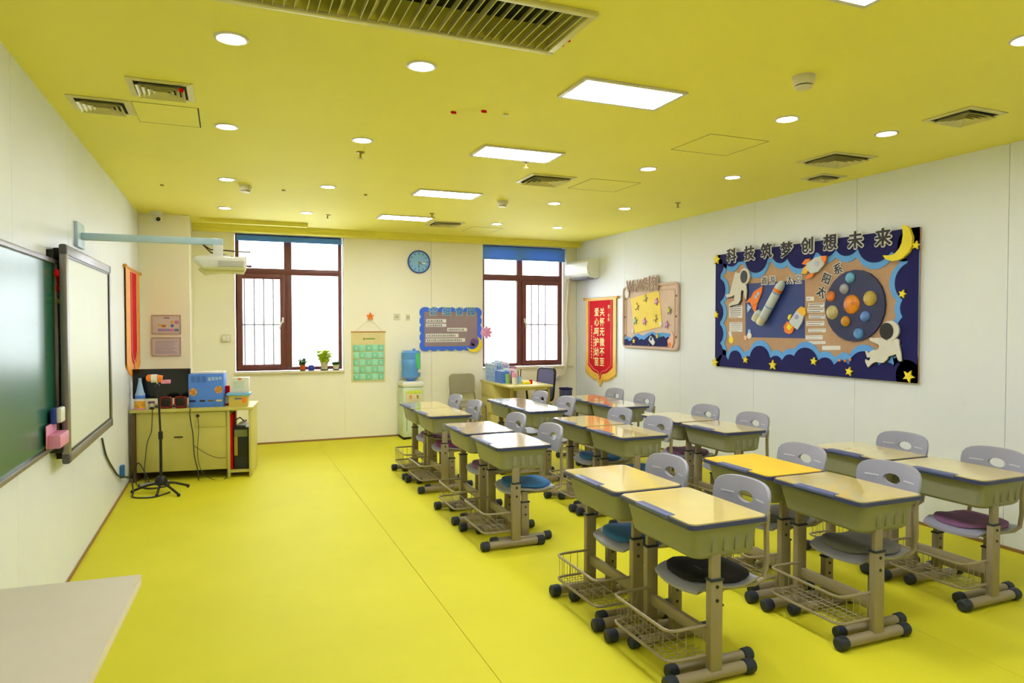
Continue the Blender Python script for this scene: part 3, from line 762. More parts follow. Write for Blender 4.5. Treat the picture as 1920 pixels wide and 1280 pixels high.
for ch, px in (('合', 811.5), ('细', 836.5), ('食', 860.5), ('园', 882.5)):
    py = 583 + (px - 811) * 0.012
    bk = text('letter_backing', ch, 0.125, 'B', BW(px, py, 0.017), m_ltrim, t, O, 0.006, spread=0.008)
    text('letter', ch, 0.12, 'B', BW(px, py, 0.022), m_tq, bk, O, 0.004, spread=0.003)
for x0, x1, y0, y1 in ((799, 836, 598, 604.5), (798, 836, 606.5, 612.5), (838, 875, 614.5, 621), (798, 859, 625.5, 632), (798, 871.5, 634.5, 640.5)):
    u, v = BW(x0, y0), BW(x1, y1)
    s = MB(O).box(u.x, v.x, YB - 0.016, YB - 0.012, v.z, u.z).done('text_slip', m_paper, t, smooth=False)
    b = MB(O); k = u.x + 0.015; rr = random.Random(int(x0 * 7 + y0))
    while k < v.x - 0.06:
        w = rr.uniform(0.012, 0.026); zz = (v.z + u.z) / 2
        b.box(k, k + w, YB - 0.0175, YB - 0.016, zz - 0.013, zz - 0.003).box(k + 0.003, k + w * 0.8, YB - 0.0175, YB - 0.016, zz + 0.002, zz + 0.013); k += w + 0.008
    b.done('printed_text', m_inkd, s, smooth=False)
def crescent(c, r, a, b, th0, th1, k=0.72, sh=0.42):
    pts = []
    for i in range(19):
        th = th0 + (th1 - th0) * i / 18; pts.append(Vector(c) + a * (r * math.cos(th)) + b * (r * math.sin(th)))
    mid = (th0 + th1) / 2; cc = Vector(c) - (a * math.cos(mid) + b * math.sin(mid)) * (r * sh)
    q0 = pts[-1] - cc; q1 = pts[0] - cc
    A1 = math.atan2(q0.dot(b), q0.dot(a)); A0 = math.atan2(q1.dot(b), q1.dot(a))
    if A1 < A0: A1 += 2 * PI
    rr = q0.length
    for i in range(1, 18):
        th = A1 + (A0 - A1) * i / 18; pts.append(cc + a * (rr * math.cos(th)) + b * (rr * math.sin(th)))
    return pts
mo = MB(O).prism(crescent(BW(888, 645, 0.02), 0.118, A_, B_, R(-160), R(70)), N_ * 0.012).done('crescent_moon', m_yel, t)
MB(O).prism(ell(BW(887, 641, 0.021), 0.05, 0.055, A_, B_, 16), N_ * 0.012).prism(ell(BW(884, 647, 0.02), 0.035, 0.03, A_, B_, 12), N_ * 0.013).done('sleeping_child_cutout', mat('purple_cutout', C(120, 86, 150), 0.6), t)

# ================================================================== WATER DISPENSER, GREY CHAIR, TEACHER DESK
t = thing('water_dispenser', 'white and mint water dispenser with a blue bottle', 'water dispenser', (2.31, 9.24, 0))
m_mintw = mat('mint_white_plastic', C(206, 222, 196), 0.4)
MB().box(-0.145, 0.145, -0.15, 0.16, 0.03, 0.70, 0.02).done('cabinet', m_mintw, t)
MB().box(-0.15, 0.15, -0.155, 0.165, 0.70, 0.775, 0.025).done('top_housing', m_white, t)
MB().box(-0.11, 0.125, -0.158, -0.148, 0.46, 0.66, 0.006).done('tap_recess', m_cream, t)
MB().box(-0.10, 0.115, -0.161, -0.157, 0.615, 0.655, 0.002).done('control_strip', m_lime, t)
for x, mm in ((-0.045, m_orange), (0.05, m_brass)): MB().cyl((x, -0.155, 0.585), (x, -0.19, 0.58), 0.012, 10).cyl((x, -0.185, 0.582), (x, -0.187, 0.55), 0.009, 8).done('tap', mm, t)
dr = MB().box(-0.12, 0.125, -0.157, -0.149, 0.07, 0.42, 0.005).done('lower_door', m_mintw, t)
MB().box(-0.10, -0.092, -0.160, -0.156, 0.12, 0.36).done('door_groove', m_ink, dr)
for x in (-0.12, 0.12): MB().box(x - 0.02, x + 0.02, -0.14, 0.14, 0, 0.032).done('foot', m_dark, t)
m_bottle = mat('translucent_blue_bottle', C(92, 156, 240), 0.12, var=0.08, scale=9, coat=0.4)
bt = MB().lathe([(0.05, 0.775), (0.075, 0.80), (0.128, 0.835), (0.132, 0.86), (0.127, 0.95), (0.132, 0.96), (0.132, 1.06), (0.127, 1.07), (0.132, 1.08), (0.130, 1.165), (0.105, 1.19), (0.05, 1.195)], (0, 0, 0), 28).done('water_bottle', m_bottle, t)
MB().prism([(0.03 + 0.001, -0.13, 1.15), (0.09, -0.10, 1.16), (0.105, -0.083, 0.93), (0.06, -0.117, 0.95), (0.035, -0.13, 1.04)], (0.003, -0.006, 0)).done('label_sticker', mat('green_sticker', C(84, 206, 130), 0.5), bt)
MB().prism([(0.07, -0.1135, 0.895), (0.115, -0.07, 0.895), (0.115, -0.07, 0.945), (0.07, -0.1135, 0.93)], (0.003, -0.005, 0)).done('price_sticker', m_paper, bt)
MB().cyl((0.045, 0, 1.19), (0.045, 0, 1.215), 0.02, 12).done('bottle_grip', m_bottle, bt)
# grey visitor chair against the wall
t = thing('visitor_chair', 'grey fabric visitor chair against the back wall', 'chair', (3.07, 9.05, 0))
m_gfab = mat('grey_beige_fabric', C(158, 152, 128), 0.9, bump=0.15)
b = MB(); rg = []
for yy, z0_ in ((0.27, 0), (0.235, 0)):
    pts = []
    for x, z in rrect(-0.185, 0.185, 0.58, 0.845, 0.06): pts.append((x, yy + 0.02 * (1 - (x / 0.19) ** 2) + 0.12 * (z - 0.58), z))
    rg.append(b.ring(pts))
b.skin(*rg); b.bm.faces.new(rg[0]); b.bm.faces.new(rg[1]); b.done('backrest', m_gfab, t)
MB().box(-0.205, 0.205, -0.18, 0.23, 0.42, 0.47, 0.02).done('seat', m_gfab, t)
for s in (-1, 1):
    MB().tube([(s * 0.20, -0.17, 0.0), (s * 0.20, -0.17, 0.40), (s * 0.20, -0.12, 0.43), (s * 0.20, 0.22, 0.43)], 0.011, 8).done('front_leg', m_steel, t)
    MB().tube([(s * 0.20, 0.30, 0.0), (s * 0.20, 0.26, 0.43), (s * 0.17, 0.27, 0.60), (s * 0.17, 0.30, 0.72)], 0.011, 8).done('rear_leg', m_steel, t)
# teacher desk by the right window
t = thing('teacher_desk', 'pale yellow office desk under the right window', 'desk', (3.66, 8.80, 0))
MB().box(-0.31, 0.31, -0.58, 0.56, 0.722, 0.75, 0.006).done('desktop', m_tdesk, t)
MB().box(-0.29, 0.05, 0.05, 0.54, 0.0, 0.722, 0.004).done('pedestal', m_tdesk, t)
for z in (0.10, 0.32, 0.54): MB().box(-0.301, -0.29, 0.07, 0.52, z, z + 0.20, 0.002).done('drawer', m_tdesk, t)
for x in (-0.26, 0.26): MB().box(x - 0.02, x + 0.02, -0.54, -0.50, 0, 0.722, 0.003).done('leg', m_brass, t)
MB().box(-0.24, 0.24, -0.535, -0.505, 0.685, 0.722).done('front_rail', m_tdesk, t)
MB().box(-0.27, -0.25, -0.50, 0.05, 0.45, 0.56).done('modesty_panel', m_tdesk, t)
ZD = 0.75
def TD(px, py): p = onz(px, py, ZD); return Vector((max(3.39, min(3.93, p.x)), max(8.26, min(9.32, p.y)), ZD))
def bxy(x, y): return Vector((x, y, ZD))
# blue file baskets
def basket(loc, sx, sy, sz, m, label):
    t = thing('file_basket', label, 'basket', loc, group='blue file baskets')
    b = MB(); th = 0.006
    b.box(-sx, sx, -sy, sy, 0, th)
    for s in (-1, 1):
        for k in range(5):
            z = th + k * (sz - 0.02) / 4
            b.box(-sx, sx, s * sy - th / 2, s * sy + th / 2, z, z + 0.014); b.box(s * sx - th / 2, s * sx + th / 2, -sy, sy, z, z + 0.014)
        for k in range(7):
            u = -1 + 2 * k / 6
            b.box(u * sx - 0.006, u * sx + 0.006, s * sy - th / 2 - 0.0005, s * sy + th / 2 + 0.0005, 0, sz); b.box(s * sx - th / 2 - 0.0005, s * sx + th / 2 + 0.0005, u * sy - 0.006, u * sy + 0.006, 0, sz)
    b.done('lattice', m, t, smooth=False)
    for k in range(5): MB().box(-sx * 0.8 + k * 0.045, -sx * 0.8 + k * 0.045 + 0.03, -sy * 0.85, sy * 0.85, th, sz * (1.05 + 0.08 * (k % 3))).done('folder', [m_paper, m_bluel, m_paper, m_pink, m_paper][k], t, smooth=False)
    return t
basket(bxy(3.50, 9.06), 0.105, 0.16, 0.235, m_bluel, 'pale blue lattice file basket, the larger one on the desk')
basket(bxy(3.46, 8.765), 0.05, 0.12, 0.16, m_blue, 'blue lattice magazine basket in front of the larger one')
def cup(loc, r, h, m, label, cat='cup', name='cup', extras=()):
    t = thing(name, label, cat, loc)
    MB().lathe([(r * 0.85, 0), (r, h), (r * 0.92, h), (r * 0.8, 0.008)]).done('body', m, t)
    for nm, mm, p0, p1, rr in extras: MB().cyl(p0, p1, rr, 8).done(nm, mm, t)
    return t
cup(bxy(3.47, 8.59), 0.036, 0.13, mat('sage_green_tube', C(140, 190, 120), 0.4), 'sage green tube standing on the desk edge', 'tube', 'storage_tube')
cup(bxy(3.53, 8.50), 0.035, 0.09, m_white, 'white mug holding a pink card', 'mug', 'mug', (('pink_card', m_pinkp, (0, 0, 0.03), (0, 0, 0.15), 0.03),))
cup(bxy(3.61, 8.52), 0.032, 0.10, m_bluel, 'pale blue pen cup with dark pens', 'pen holder', 'pen_cup', (('pen', m_black, (0.01, 0, 0.01), (0.03, 0.02, 0.19), 0.006), ('pen', m_black, (-0.01, 0.01, 0.01), (-0.02, 0, 0.18), 0.006), ('pen', m_black, (0, -0.01, 0.01), (0.01, -0.03, 0.20), 0.006)))
cup(bxy(3.69, 8.95), 0.05, 0.2, m_pink, 'tall pink patterned canister behind the pens', 'canister', 'canister', (('dark_lid', m_inkd, (0, 0, 0.199), (0, 0, 0.208), 0.05),))
t = thing('glue_box', 'yellow box with a red cap end on the desk', 'box', bxy(3.69, 8.47))
MB().box(-0.06, 0.05, -0.03, 0.03, 0, 0.035, 0.005).done('box_body', m_yel, t); MB().box(0.05, 0.078, -0.03, 0.03, 0, 0.055, 0.005).done('red_cap', m_red, t)
t = thing('flower_vase', 'pink pinwheel flower in a slim white vase', 'vase', bxy(3.42, 9.28 - 0.0))
MB().lathe([(0.03, 0), (0.035, 0.05), (0.018, 0.16), (0.016, 0.25), (0.012, 0.25)]).done('vase', m_white, t)
MB().tube([(0, 0, 0.1), (0.01, 0, 0.40), (0.0, 0, 0.66)], 0.004, 6).done('stem', m_paper, t)
fl_ = MB()
for k in range(8):
    a = k * PI / 4; fl_.ball((0.045 * math.cos(a), -0.004, 0.68 + 0.05 * math.sin(a)), (0.048, 0.012, 0.026), Matrix.Rotation(-a, 4, 'Y'), 8)
fl_.done('petals', m_pink, t)
MB().ball((0, -0.014, 0.68), 0.018, seg=8).done('flower_centre', m_pinkp, t)
# blue mesh office chair
t = thing('office_chair', 'blue grey mesh office chair behind the teacher desk', 'office chair', (3.825, 8.60, 0), R(-80))
m_bmesh = mat('blue_grey_mesh', C(104, 104, 150), 0.8, bump=0.2)
b = MB(); b.prism([(x, 0.20 + 0.1 * (z - 0.5), z) for x, z in rrect(-0.19, 0.19, 0.52, 0.93, 0.06)], (0, 0.02, 0)); b.done('mesh_back', m_bmesh, t)
pts = [(x, 0.21 + 0.1 * (z - 0.5), z) for x, z in rrect(-0.2, 0.2, 0.51, 0.94, 0.06)]
MB().tube(pts + [pts[0]], 0.016, 8).done('back_frame', m_black, t)
MB().box(-0.21, 0.21, -0.22, 0.2, 0.42, 0.48, 0.025).done('seat', m_bmesh, t)
MB().tube([(0, 0.02, 0.40), (0, 0.2, 0.42), (0, 0.24, 0.55)], 0.02, 8).done('back_bracket', m_black, t)
MB().cyl((0, 0, 0.09), (0, 0, 0.42), 0.025, 10).done('gas_column', m_black, t)
for k in range(5):
    a = k * 2 * PI / 5
    lg = MB().tube([(0, 0, 0.11), (0.24 * math.cos(a), 0.24 * math.sin(a), 0.075)], 0.018, 8).done('base_arm', m_black, t)
    MB().cyl((0.24 * math.cos(a) - 0.02 * math.sin(a), 0.24 * math.sin(a) + 0.02 * math.cos(a), 0.03), (0.24 * math.cos(a) + 0.02 * math.sin(a), 0.24 * math.sin(a) - 0.02 * math.cos(a), 0.03), 0.03, 12).done('caster', m_black, lg)
for s in (-1, 1): MB().tube([(s * 0.20, 0.1, 0.44), (s * 0.25, 0.1, 0.46), (s * 0.25, 0.08, 0.64), (s * 0.25, -0.12, 0.65)], 0.016, 8).done('armrest', m_black, t)
# navy bin in the corner
t = thing('litter_bin', 'tall navy bin in the corner below the air conditioner', 'bin', (4.62, 9.15, 0))
MB().box(-0.07, 0.07, -0.08, 0.08, 0, 0.585, 0.012).done('bin_body', m_band, t); MB().box(-0.075, 0.075, -0.085, 0.085, 0.585, 0.61, 0.008).done('bin_lid', m_navy, t)
# ---- air conditioner on the right wall
t = thing('air_conditioner', 'white split air conditioner high on the right wall', 'air conditioner', (XR, 9.05, 2.34)); O = Vector(t.location)
prof = [(0, 2.22), (-0.06, 2.20), (-0.15, 2.215), (-0.205, 2.27), (-0.215, 2.36), (-0.20, 2.44), (-0.15, 2.48), (0, 2.485)]
MB(O).prism([(XR + x, 8.72, z) for x, z in prof], (0, 0.70, 0)).done('housing', m_white, t)
MB(O).prism(ell((XR - 0.108, 8.72, 2.345), 0.085, 0.115, Vector((1, 0, 0)), Vector((0, 0, 1)), 28), (0, -0.008, 0)).done('end_cover', m_white, t)
MB(O).box(XR - 0.20, XR - 0.02, 8.76, 9.38, 2.198, 2.206).done('air_outlet', m_ink, t, smooth=False)
MB(O).tube([ony(1068, 522, 9.32), ony(1066, 545, 9.36), ony(1063, 600, 9.38), ony(1066, 640, 9.38), ony(1063, 680, 9.38), ony(1058, 700, 9.39), ony(1046, 709, 9.4), ony(1038, 708, 9.40)], 0.022, 10).done('insulated_pipe', m_cream, t)
for px in (1037, 1048): MB(O).cyl(ony(px, 708, 9.36), ony(px, 708, 9.449), 0.03, 12).done('pipe_collar', m_chrome, t)
# ================================================================== RIGHT WALL
A_, B_, N_ = AX['R']
# ---- space display board
BY0, BY1, BZ0, BZ1 = 3.752, 6.14, 1.092, 2.294       # Y right, Y left, bottom, top
t = thing('space_display_board', 'large navy space themed display board with planets and astronauts', 'display board', (XR, (BY0 + BY1) / 2, BZ0)); O = Vector(t.location)
MB(O).box(XR - 0.018, XR, BY0, BY1, BZ0, BZ1).done('cork_panel', m_tan, t, smooth=False)
def strip(name, m, side, base, bumps, off, th, parent=t):
    L = (BY1 - BY0) if side in 'tb' else (BZ1 - BZ0)
    n = 120; b = MB(O); inn = []; out = []
    for i in range(n + 1):
        s = L * i / n; d = base
        for c, r, lift in bumps:
            q = r * r - (s - c) ** 2
            if q > 0: d = max(d, lift + math.sqrt(q))
        if side == 't': po, pi = (BY1 - s, BZ1), (BY1 - s, BZ1 - d)
        elif side == 'b': po, pi = (BY1 - s, BZ0), (BY1 - s, BZ0 + d)
        elif side == 'l': po, pi = (BY1, BZ1 - s), (BY1 - d, BZ1 - s)
        else: po, pi = (BY0, BZ1 - s), (BY0 + d, BZ1 - s)
        out.append(po); inn.append(pi)
    x0, x1 = XR - off, XR - off - th
    r0 = b.ring([(x0, *p) for p in out]); r1 = b.ring([(x1, *p) for p in out]); r2 = b.ring([(x1, *p) for p in inn]); r3 = b.ring([(x0, *p) for p in inn])
    for p, q in ((r0, r1), (r1, r2), (r2, r3), (r3, r0)): b.skin(p, q, close=False)
    b.bm.faces.new((r0[0], r1[0], r2[0], r3[0])); b.bm.faces.new((r0[-1], r1[-1], r2[-1], r3[-1]))
    return b.done(name, m, parent, smooth=False)
topb = [(0.25, 0.12, 0.02), (0.62, 0.16, 0.07), (0.95, 0.11, 0.05), (1.2, 0.17, 0.06), (1.5, 0.11, 0.04), (1.72, 0.13, 0.03), (2.0, 0.17, 0.07), (2.25, 0.15, 0.05)]
botb = [(0.12, 0.08, 0.05), (0.32, 0.10, 0.08), (0.5, 0.07, 0.06), (0.68, 0.14, 0.10), (0.9, 0.09, 0.06), (1.08, 0.10, 0.07), (1.27, 0.15, 0.09), (1.5, 0.10, 0.06), (1.68, 0.09, 0.05), (1.9, 0.14, 0.09), (2.12, 0.09, 0.06), (2.3, 0.12, 0.06)]
lefb = [(0.12, 0.1, 0.02), (0.38, 0.13, 0.02), (0.62, 0.12, -0.0), (0.85, 0.12, 0.0), (1.05, 0.12, 0.0)]
rigb = [(0.12, 0.12, 0.06), (0.42, 0.16, 0.04), (0.62, 0.11, 0.04), (0.80, 0.14, 0.04), (1.0, 0.12, 0.04), (1.15, 0.12, 0.06)]
for nm, sd, base, bu in (('top', 't', 0.10, topb), ('bottom', 'b', 0.08, botb), ('left', 'l', 0.07, lefb), ('right', 'r', 0.09, rigb)):
    strip('blue_cloud_border', m_sky, sd, base + 0.03, [(c, r + 0.02, l + 0.035) for c, r, l in bu], 0.018, 0.008)
    strip('navy_cloud_border', m_navy, sd, base, bu, 0.026, 0.008)
def wpoly(pts): return [RW(x, y, 0) for x, y in pts]
def cut(name, pts, m, off=0.02, th=0.012, parent=t, org=None):
    return MB(O if org is None else org).prism([p - Vector((off, 0, 0)) for p in wpoly(pts)], (-th, 0, 0)).done(name, m, parent, smooth=False)
def disc(name, px, py, rp, m, off=0.02, th=0.012, parent=t, ry=None, org=None):
    c = RW(px, py); r = abs(RW(px, py - rp).z - RW(px, py + rp).z) / 2
    c.x -= off
    return MB(O if org is None else org).prism(ell(c, r, r if ry is None else r * ry, A_, B_, 24), (-th, 0, 0)).done(name, m, parent, smooth=False)
def wstar(px, py, rp, m=m_yel, off=0.036, th=0.014, parent=t, rot=0.0, name='star', org=None):
    c = RW(px, py, off); r = abs(RW(px, py - rp).z - RW(px, py + rp).z) / 2
    return MB(O if org is None else org).prism(star_pts(c, r, A_, B_, rot), N_ * th).done(name, m, parent, smooth=False)
# title
for ch, px, py in (('科', 1378, 479), ('技', 1411.6, 474.5), ('筑', 1444, 470), ('梦', 1481.6, 467.5), ('创', 1520.4, 460), ('想', 1563.6, 454), ('未', 1611, 450), ('来', 1663, 445)):
    bk = text('title_backing', ch, 0.155, 'R', RW(px, py, 0.040), m_paper, t, O, 0.008, spread=0.012)
    text('title_character', ch, 0.152, 'R', RW(px, py, 0.047), m_inkd, bk, O, 0.006, spread=0.003)
# blue poster with rockets
cut('blue_poster', [(1400, 532), (1512, 525), (1512, 634), (1401, 632)], m_navy2, 0.018, 0.003)
for ch, px, py in (('遨', 1437, 526), ('游', 1452, 525), ('太', 1485, 524), ('空', 1501, 523)):
    bk = text('heading_backing', ch, 0.085, 'R', RW(px, py, 0.024), m_paper, t, O, 0.004, spread=0.007)
    text('heading_character', ch, 0.083, 'R', RW(px, py, 0.028), m_inkd, bk, O, 0.003)
m_wpap = mat('white_tube_paper', C(206, 214, 226), 0.5)
rk = MB(O).tube([RW(1440, 597, 0.065), RW(1473, 536, 0.065), RW(1475.5, 531, 0.065), RW(1478, 526, 0.065)], [0.042, 0.042, 0.032, 0.008], 16).done('paper_rocket_tube', m_wpap, t)
MB(O).tube([RW(1467.5, 546, 0.065), RW(1470.5, 540.5, 0.065)], 0.0435, 16).done('red_ring', m_orange, rk)
for q in ((1466, 549), (1452, 575)): MB(O).tube([RW(q[0], q[1], 0.065), RW(q[0] + 0.8, q[1] - 1.5, 0.065)], 0.0435, 16).done('blue_ring', m_blue, rk)
for bx, by in ((1431.5, 590), (1440.5, 597)):
    bo = MB(O).tube([RW(bx - 5, by + 10, 0.075), RW(bx + 2.5, by - 4, 0.075), RW(bx + 4.5, by - 8, 0.075)], [0.038, 0.038, 0.015], 14).done('booster', m_wpap, rk)
    MB(O).tube([RW(bx - 4, by + 8, 0.075), RW(bx + 1, by - 1.5, 0.075)], 0.0395, 14).done('booster_wrap', m_cream, bo)
ro = cut('orange_rocket', [(1434, 536), (1433, 548), (1425, 568), (1414, 574), (1410, 563), (1418, 547)], m_orange, 0.022, 0.012)
cut('rocket_fin', [(1411, 566), (1402, 568), (1411, 557)], m_orange, 0.022, 0.009, ro); cut('rocket_fin', [(1424, 569), (1420, 588), (1414, 575)], m_orange, 0.022, 0.009, ro)
cut('rocket_flame', [(1406, 569), (1413, 576), (1406, 586), (1405, 578)], m_bluel, 0.022, 0.008, ro)
for q in ((1427, 551), (1422.5, 557)): disc('porthole', q[0], q[1], 3.2, m_bluel, 0.034, 0.003, ro)
ro = cut('yellow_nosed_rocket', [(1499, 582), (1512, 593), (1508, 606), (1500, 618), (1486, 606), (1485, 602)], m_wpap, 0.022, 0.014)
cut('rocket_nose', [(1499, 582), (1507, 574.5), (1515.5, 578), (1516, 588), (1512, 593)], mat('golden_card', C(246, 190, 60), 0.6), 0.022, 0.016, ro)
cut('rocket_flame', [(1481, 602), (1494, 612), (1490, 624), (1483, 626), (1476, 622), (1474, 611)], m_orange, 0.022, 0.010, ro); cut('flame_core', [(1483, 606), (1491, 612), (1486, 620), (1480, 614)], m_yel, 0.032, 0.004, ro)
disc('porthole', 1499, 594, 4.5, mat('lilac_card', C(170, 160, 220), 0.6), 0.036, 0.003, ro); cut('rocket_fin', [(1483, 590), (1489, 589), (1484, 600), (1481, 597)], m_yel, 0.022, 0.008, ro)
ro = cut('white_rocket', [(1520, 494), (1536, 483), (1550, 480), (1557, 486), (1551.5, 497), (1541, 509.5), (1528, 513), (1520, 505)], m_wpap, 0.036, 0.014)
cut('rocket_nose', [(1549, 480), (1557, 479.5), (1557.5, 486.5), (1553, 494), (1547, 484)], m_orange, 0.036, 0.017, ro)
cut('rocket_fin', [(1510, 495), (1517, 486), (1527, 485), (1519, 497)], m_orange, 0.036, 0.010, ro); cut('rocket_fin', [(1518, 523), (1523, 514), (1534, 512), (1529, 520)], m_orange, 0.036, 0.010, ro)
cut('rocket_flame', [(1509, 514), (1513, 503), (1518, 498), (1524, 503), (1519, 513)], mat('golden_card', C(246, 190, 60), 0.6), 0.036, 0.010, ro)
disc('porthole', 1539, 494, 6.3, mat('peach_card', C(245, 190, 170), 0.6), 0.05, 0.003, ro); disc('porthole_glass', 1539, 494, 4.3, m_bluel, 0.052, 0.003, ro)
# solar system disc
sd = disc('solar_system_disc', 1606.5, 573, 67, mat('deep_space_blue', C(36, 42, 92), 0.5, var=0.25, scale=5), 0.018, 0.02)
for px, py, rp, cc in ((1603, 570.4, 18, (244, 140, 30)), (1600.7, 521, 10.3, (110, 180, 230)), (1589.5, 541.6, 10, (170, 170, 190)), (1564, 555.4, 10, (214, 120, 50)), (1566.8, 585.7, 13.5, (200, 184, 130)), (1592, 602, 10, (220, 150, 40)), (1629, 593.4, 10.5, (100, 140, 220)), (1616.4, 625, 10.5, (90, 150, 226)), (1638, 559.5, 14.5, (206, 176, 80))):
    c = RW(px, py, 0.038); r = abs(RW(px, py - rp).z - RW(px, py + rp).z) / 2
    MB(O).ball(c, (0.03, r, r), seg=20).done('planet', mat('planet_%d_%d_%d' % cc, C(*cc), 0.35, var=0.3, scale=14), sd)
for ch, px, py, ro_ in (('太', 1544.5, 547, -28), ('阳', 1553.5, 522.5, -22), ('系', 1575, 504, 14)):
    bk = text('heading_backing', ch, 0.105, 'R', RW(px, py, 0.022), m_paper, t, O, 0.004, 0.0, R(ro_), spread=0.008)
    text('heading_character', ch, 0.102, 'R', RW(px, py, 0.026), m_inkd, bk, O, 0.003, 0.0, R(ro_), spread=0.0015)
# astronaut cut-outs with dark backing
m_suit = mat('white_felt_suit', C(224, 220, 216), 0.8, var=0.05, scale=25)
P1 = [(1384, 510), (1392, 512), (1398, 527), (1404, 533), (1405.5, 545), (1404, 562), (1401, 556), (1400, 546), (1396, 543), (1394, 548), (1393.5, 562), (1389, 570), (1378, 572), (1371, 575), (1373, 569), (1382, 563), (1382, 552), (1377, 556), (1368, 558), (1366, 553), (1374, 550), (1378, 532)]
bk = cut('astronaut_shadow_card', [(x + 1.2, y + 1.5) for x, y in P1], m_black, 0.018, 0.010)
a1 = cut('astronaut_cutout', P1, m_suit, 0.026, 0.012); c = RW(1402, 518, 0.030)
MB(O).prism(ell(c, 0.075, 0.085, A_, B_), (-0.014, 0, 0)).done('helmet', m_suit, a1, smooth=False); MB(O).prism(ell(RW(1401.3, 519, 0.044), 0.05, 0.065, A_, B_), (-0.004, 0, 0)).done('visor', m_black, a1, smooth=False)
P2 = [(265, 480), (310, 490), (480, 480), (560, 530), (740, 500), (770, 520), (770, 600), (800, 740), (810, 880), (780, 890), (750, 860), (715, 760), (640, 790), (590, 800), (560, 860), (500, 910), (430, 910), (370, 895), (300, 930), (235, 990), (190, 900), (190, 850), (255, 880), (280, 820), (220, 820), (190, 720), (205, 705), (240, 745), (320, 690), (400, 690), (430, 640), (420, 600), (280, 540), (260, 520)]
P2 = [(1610 + x / 9.146, 580 + y / 9.146) for x, y in P2]
cut('astronaut_shadow_card', [(x + 1.2, y + 1.2) for x, y in P2], m_black, 0.034, 0.006)
a2 = cut('astronaut_cutout', P2, m_suit, 0.040, 0.012)
MB(O).prism(ell(RW(1677.5, 619.5, 0.042), 0.083, 0.078, A_, B_), (-0.016, 0, 0)).done('helmet', m_suit, a2, smooth=False); MB(O).prism(ell(RW(1672, 620.5, 0.058), 0.062, 0.067, A_, B_), (-0.004, 0, 0)).done('visor', m_black, a2, smooth=False)
# moon and stars
mo = [(750, 50), (780, 55), (805, 80), (828, 140), (825, 210), (800, 260), (760, 300), (720, 322), (670, 330), (620, 315), (598, 285), (650, 285), (690, 272), (725, 235), (745, 190), (755, 130)]
cut('crescent_moon', [(1520 + x / 4.127, 410 + y / 4.127) for x, y in mo], m_yel, 0.036, 0.025)
for px, py, rp, ro_ in ((1350, 487, 10, 0.1), (1349, 590, 7, 0), (1346.5, 679, 9, 0.2), (1404, 674, 7, 0.1), (1455.5, 684, 10, 0), (1532.5, 677, 8, 0.1), (1599, 696, 9, 0.2), (1699.5, 551, 8.5, 0.3), (1711, 705, 12.5, 0.45), (1725, 460, 8.5, 0.2)):
    wstar(px, py, rp, rot=ro_)
# printed slips and sheets
def slip(x0, x1, y0, y1, lines, seed):
    q = cut('text_slip', [(x0, y0), (x1, y0 - 0.3), (x1, y1 - 0.3), (x0, y1)], m_paper, 0.018, 0.004)
    b = MB(O)
    for k in range(lines):
        yy = y0 + (k + 0.5) * (y1 - y0) / lines
        p0, p1 = RW(x0 + 2, yy - 0.5), RW(x1 - 2 - (6 if k == lines - 1 else 0), yy + 0.5)
        b.box(XR - 0.0232, XR - 0.022, p1.y, p0.y, p1.z, p0.z)
    b.done('text_lines', m_ink, q, smooth=False)
for i, q in enumerate(((1515, 1530, 556, 564, 1), (1519, 1549, 568, 576, 2), (1517, 1549, 577.5, 586, 2), (1520, 1551, 590, 597.5, 2), (1515, 1549, 602, 610.5, 2), (1519, 1552, 616, 623, 2), (1514, 1546, 628.5, 636.5, 2), (1520, 1552, 639.5, 645, 1), (1545, 1579, 648, 656, 2), (1370, 1395, 573, 596, 6), (1371, 1395, 604, 622, 5))): slip(*q, i)
# little stickers
s_ = disc('lightbulb_sticker', 1374, 637, 6.5, m_yel, 0.018, 0.005); cut('bulb_cap', [(1369, 622), (1374, 621), (1376, 631), (1371, 632)], m_paper, 0.018, 0.004, s_)
s_ = disc('flower_sticker', 1408.5, 629, 6, m_paper, 0.018, 0.008); disc('flower_petal', 1401, 633, 4.5, mat('peach_card', C(245, 190, 170), 0.6), 0.018, 0.006, s_); disc('flower_petal', 1408.5, 621, 4, m_bluel, 0.018, 0.007, s_)
s_ = disc('satellite_sticker', 1521, 657, 5, m_bluel, 0.018, 0.006); disc('orange_wing', 1527, 650, 3.4, m_orange, 0.018, 0.005, s_); disc('orange_wing', 1517, 661.5, 3.4, m_orange, 0.018, 0.005, s_); disc('gold_tip', 1527, 664, 3.4, m_yel, 0.018, 0.005, s_)
s_ = cut('flying_saucer_sticker', [(1576, 668), (1583, 663), (1588, 659), (1595, 662), (1605, 668), (1600, 673), (1586, 674)], m_sky, 0.040, 0.006)
for q in ((1581, 675), (1591, 676), (1601, 674)): disc('saucer_light', q[0], q[1], 2.4, m_orange, 0.040, 0.005, s_)

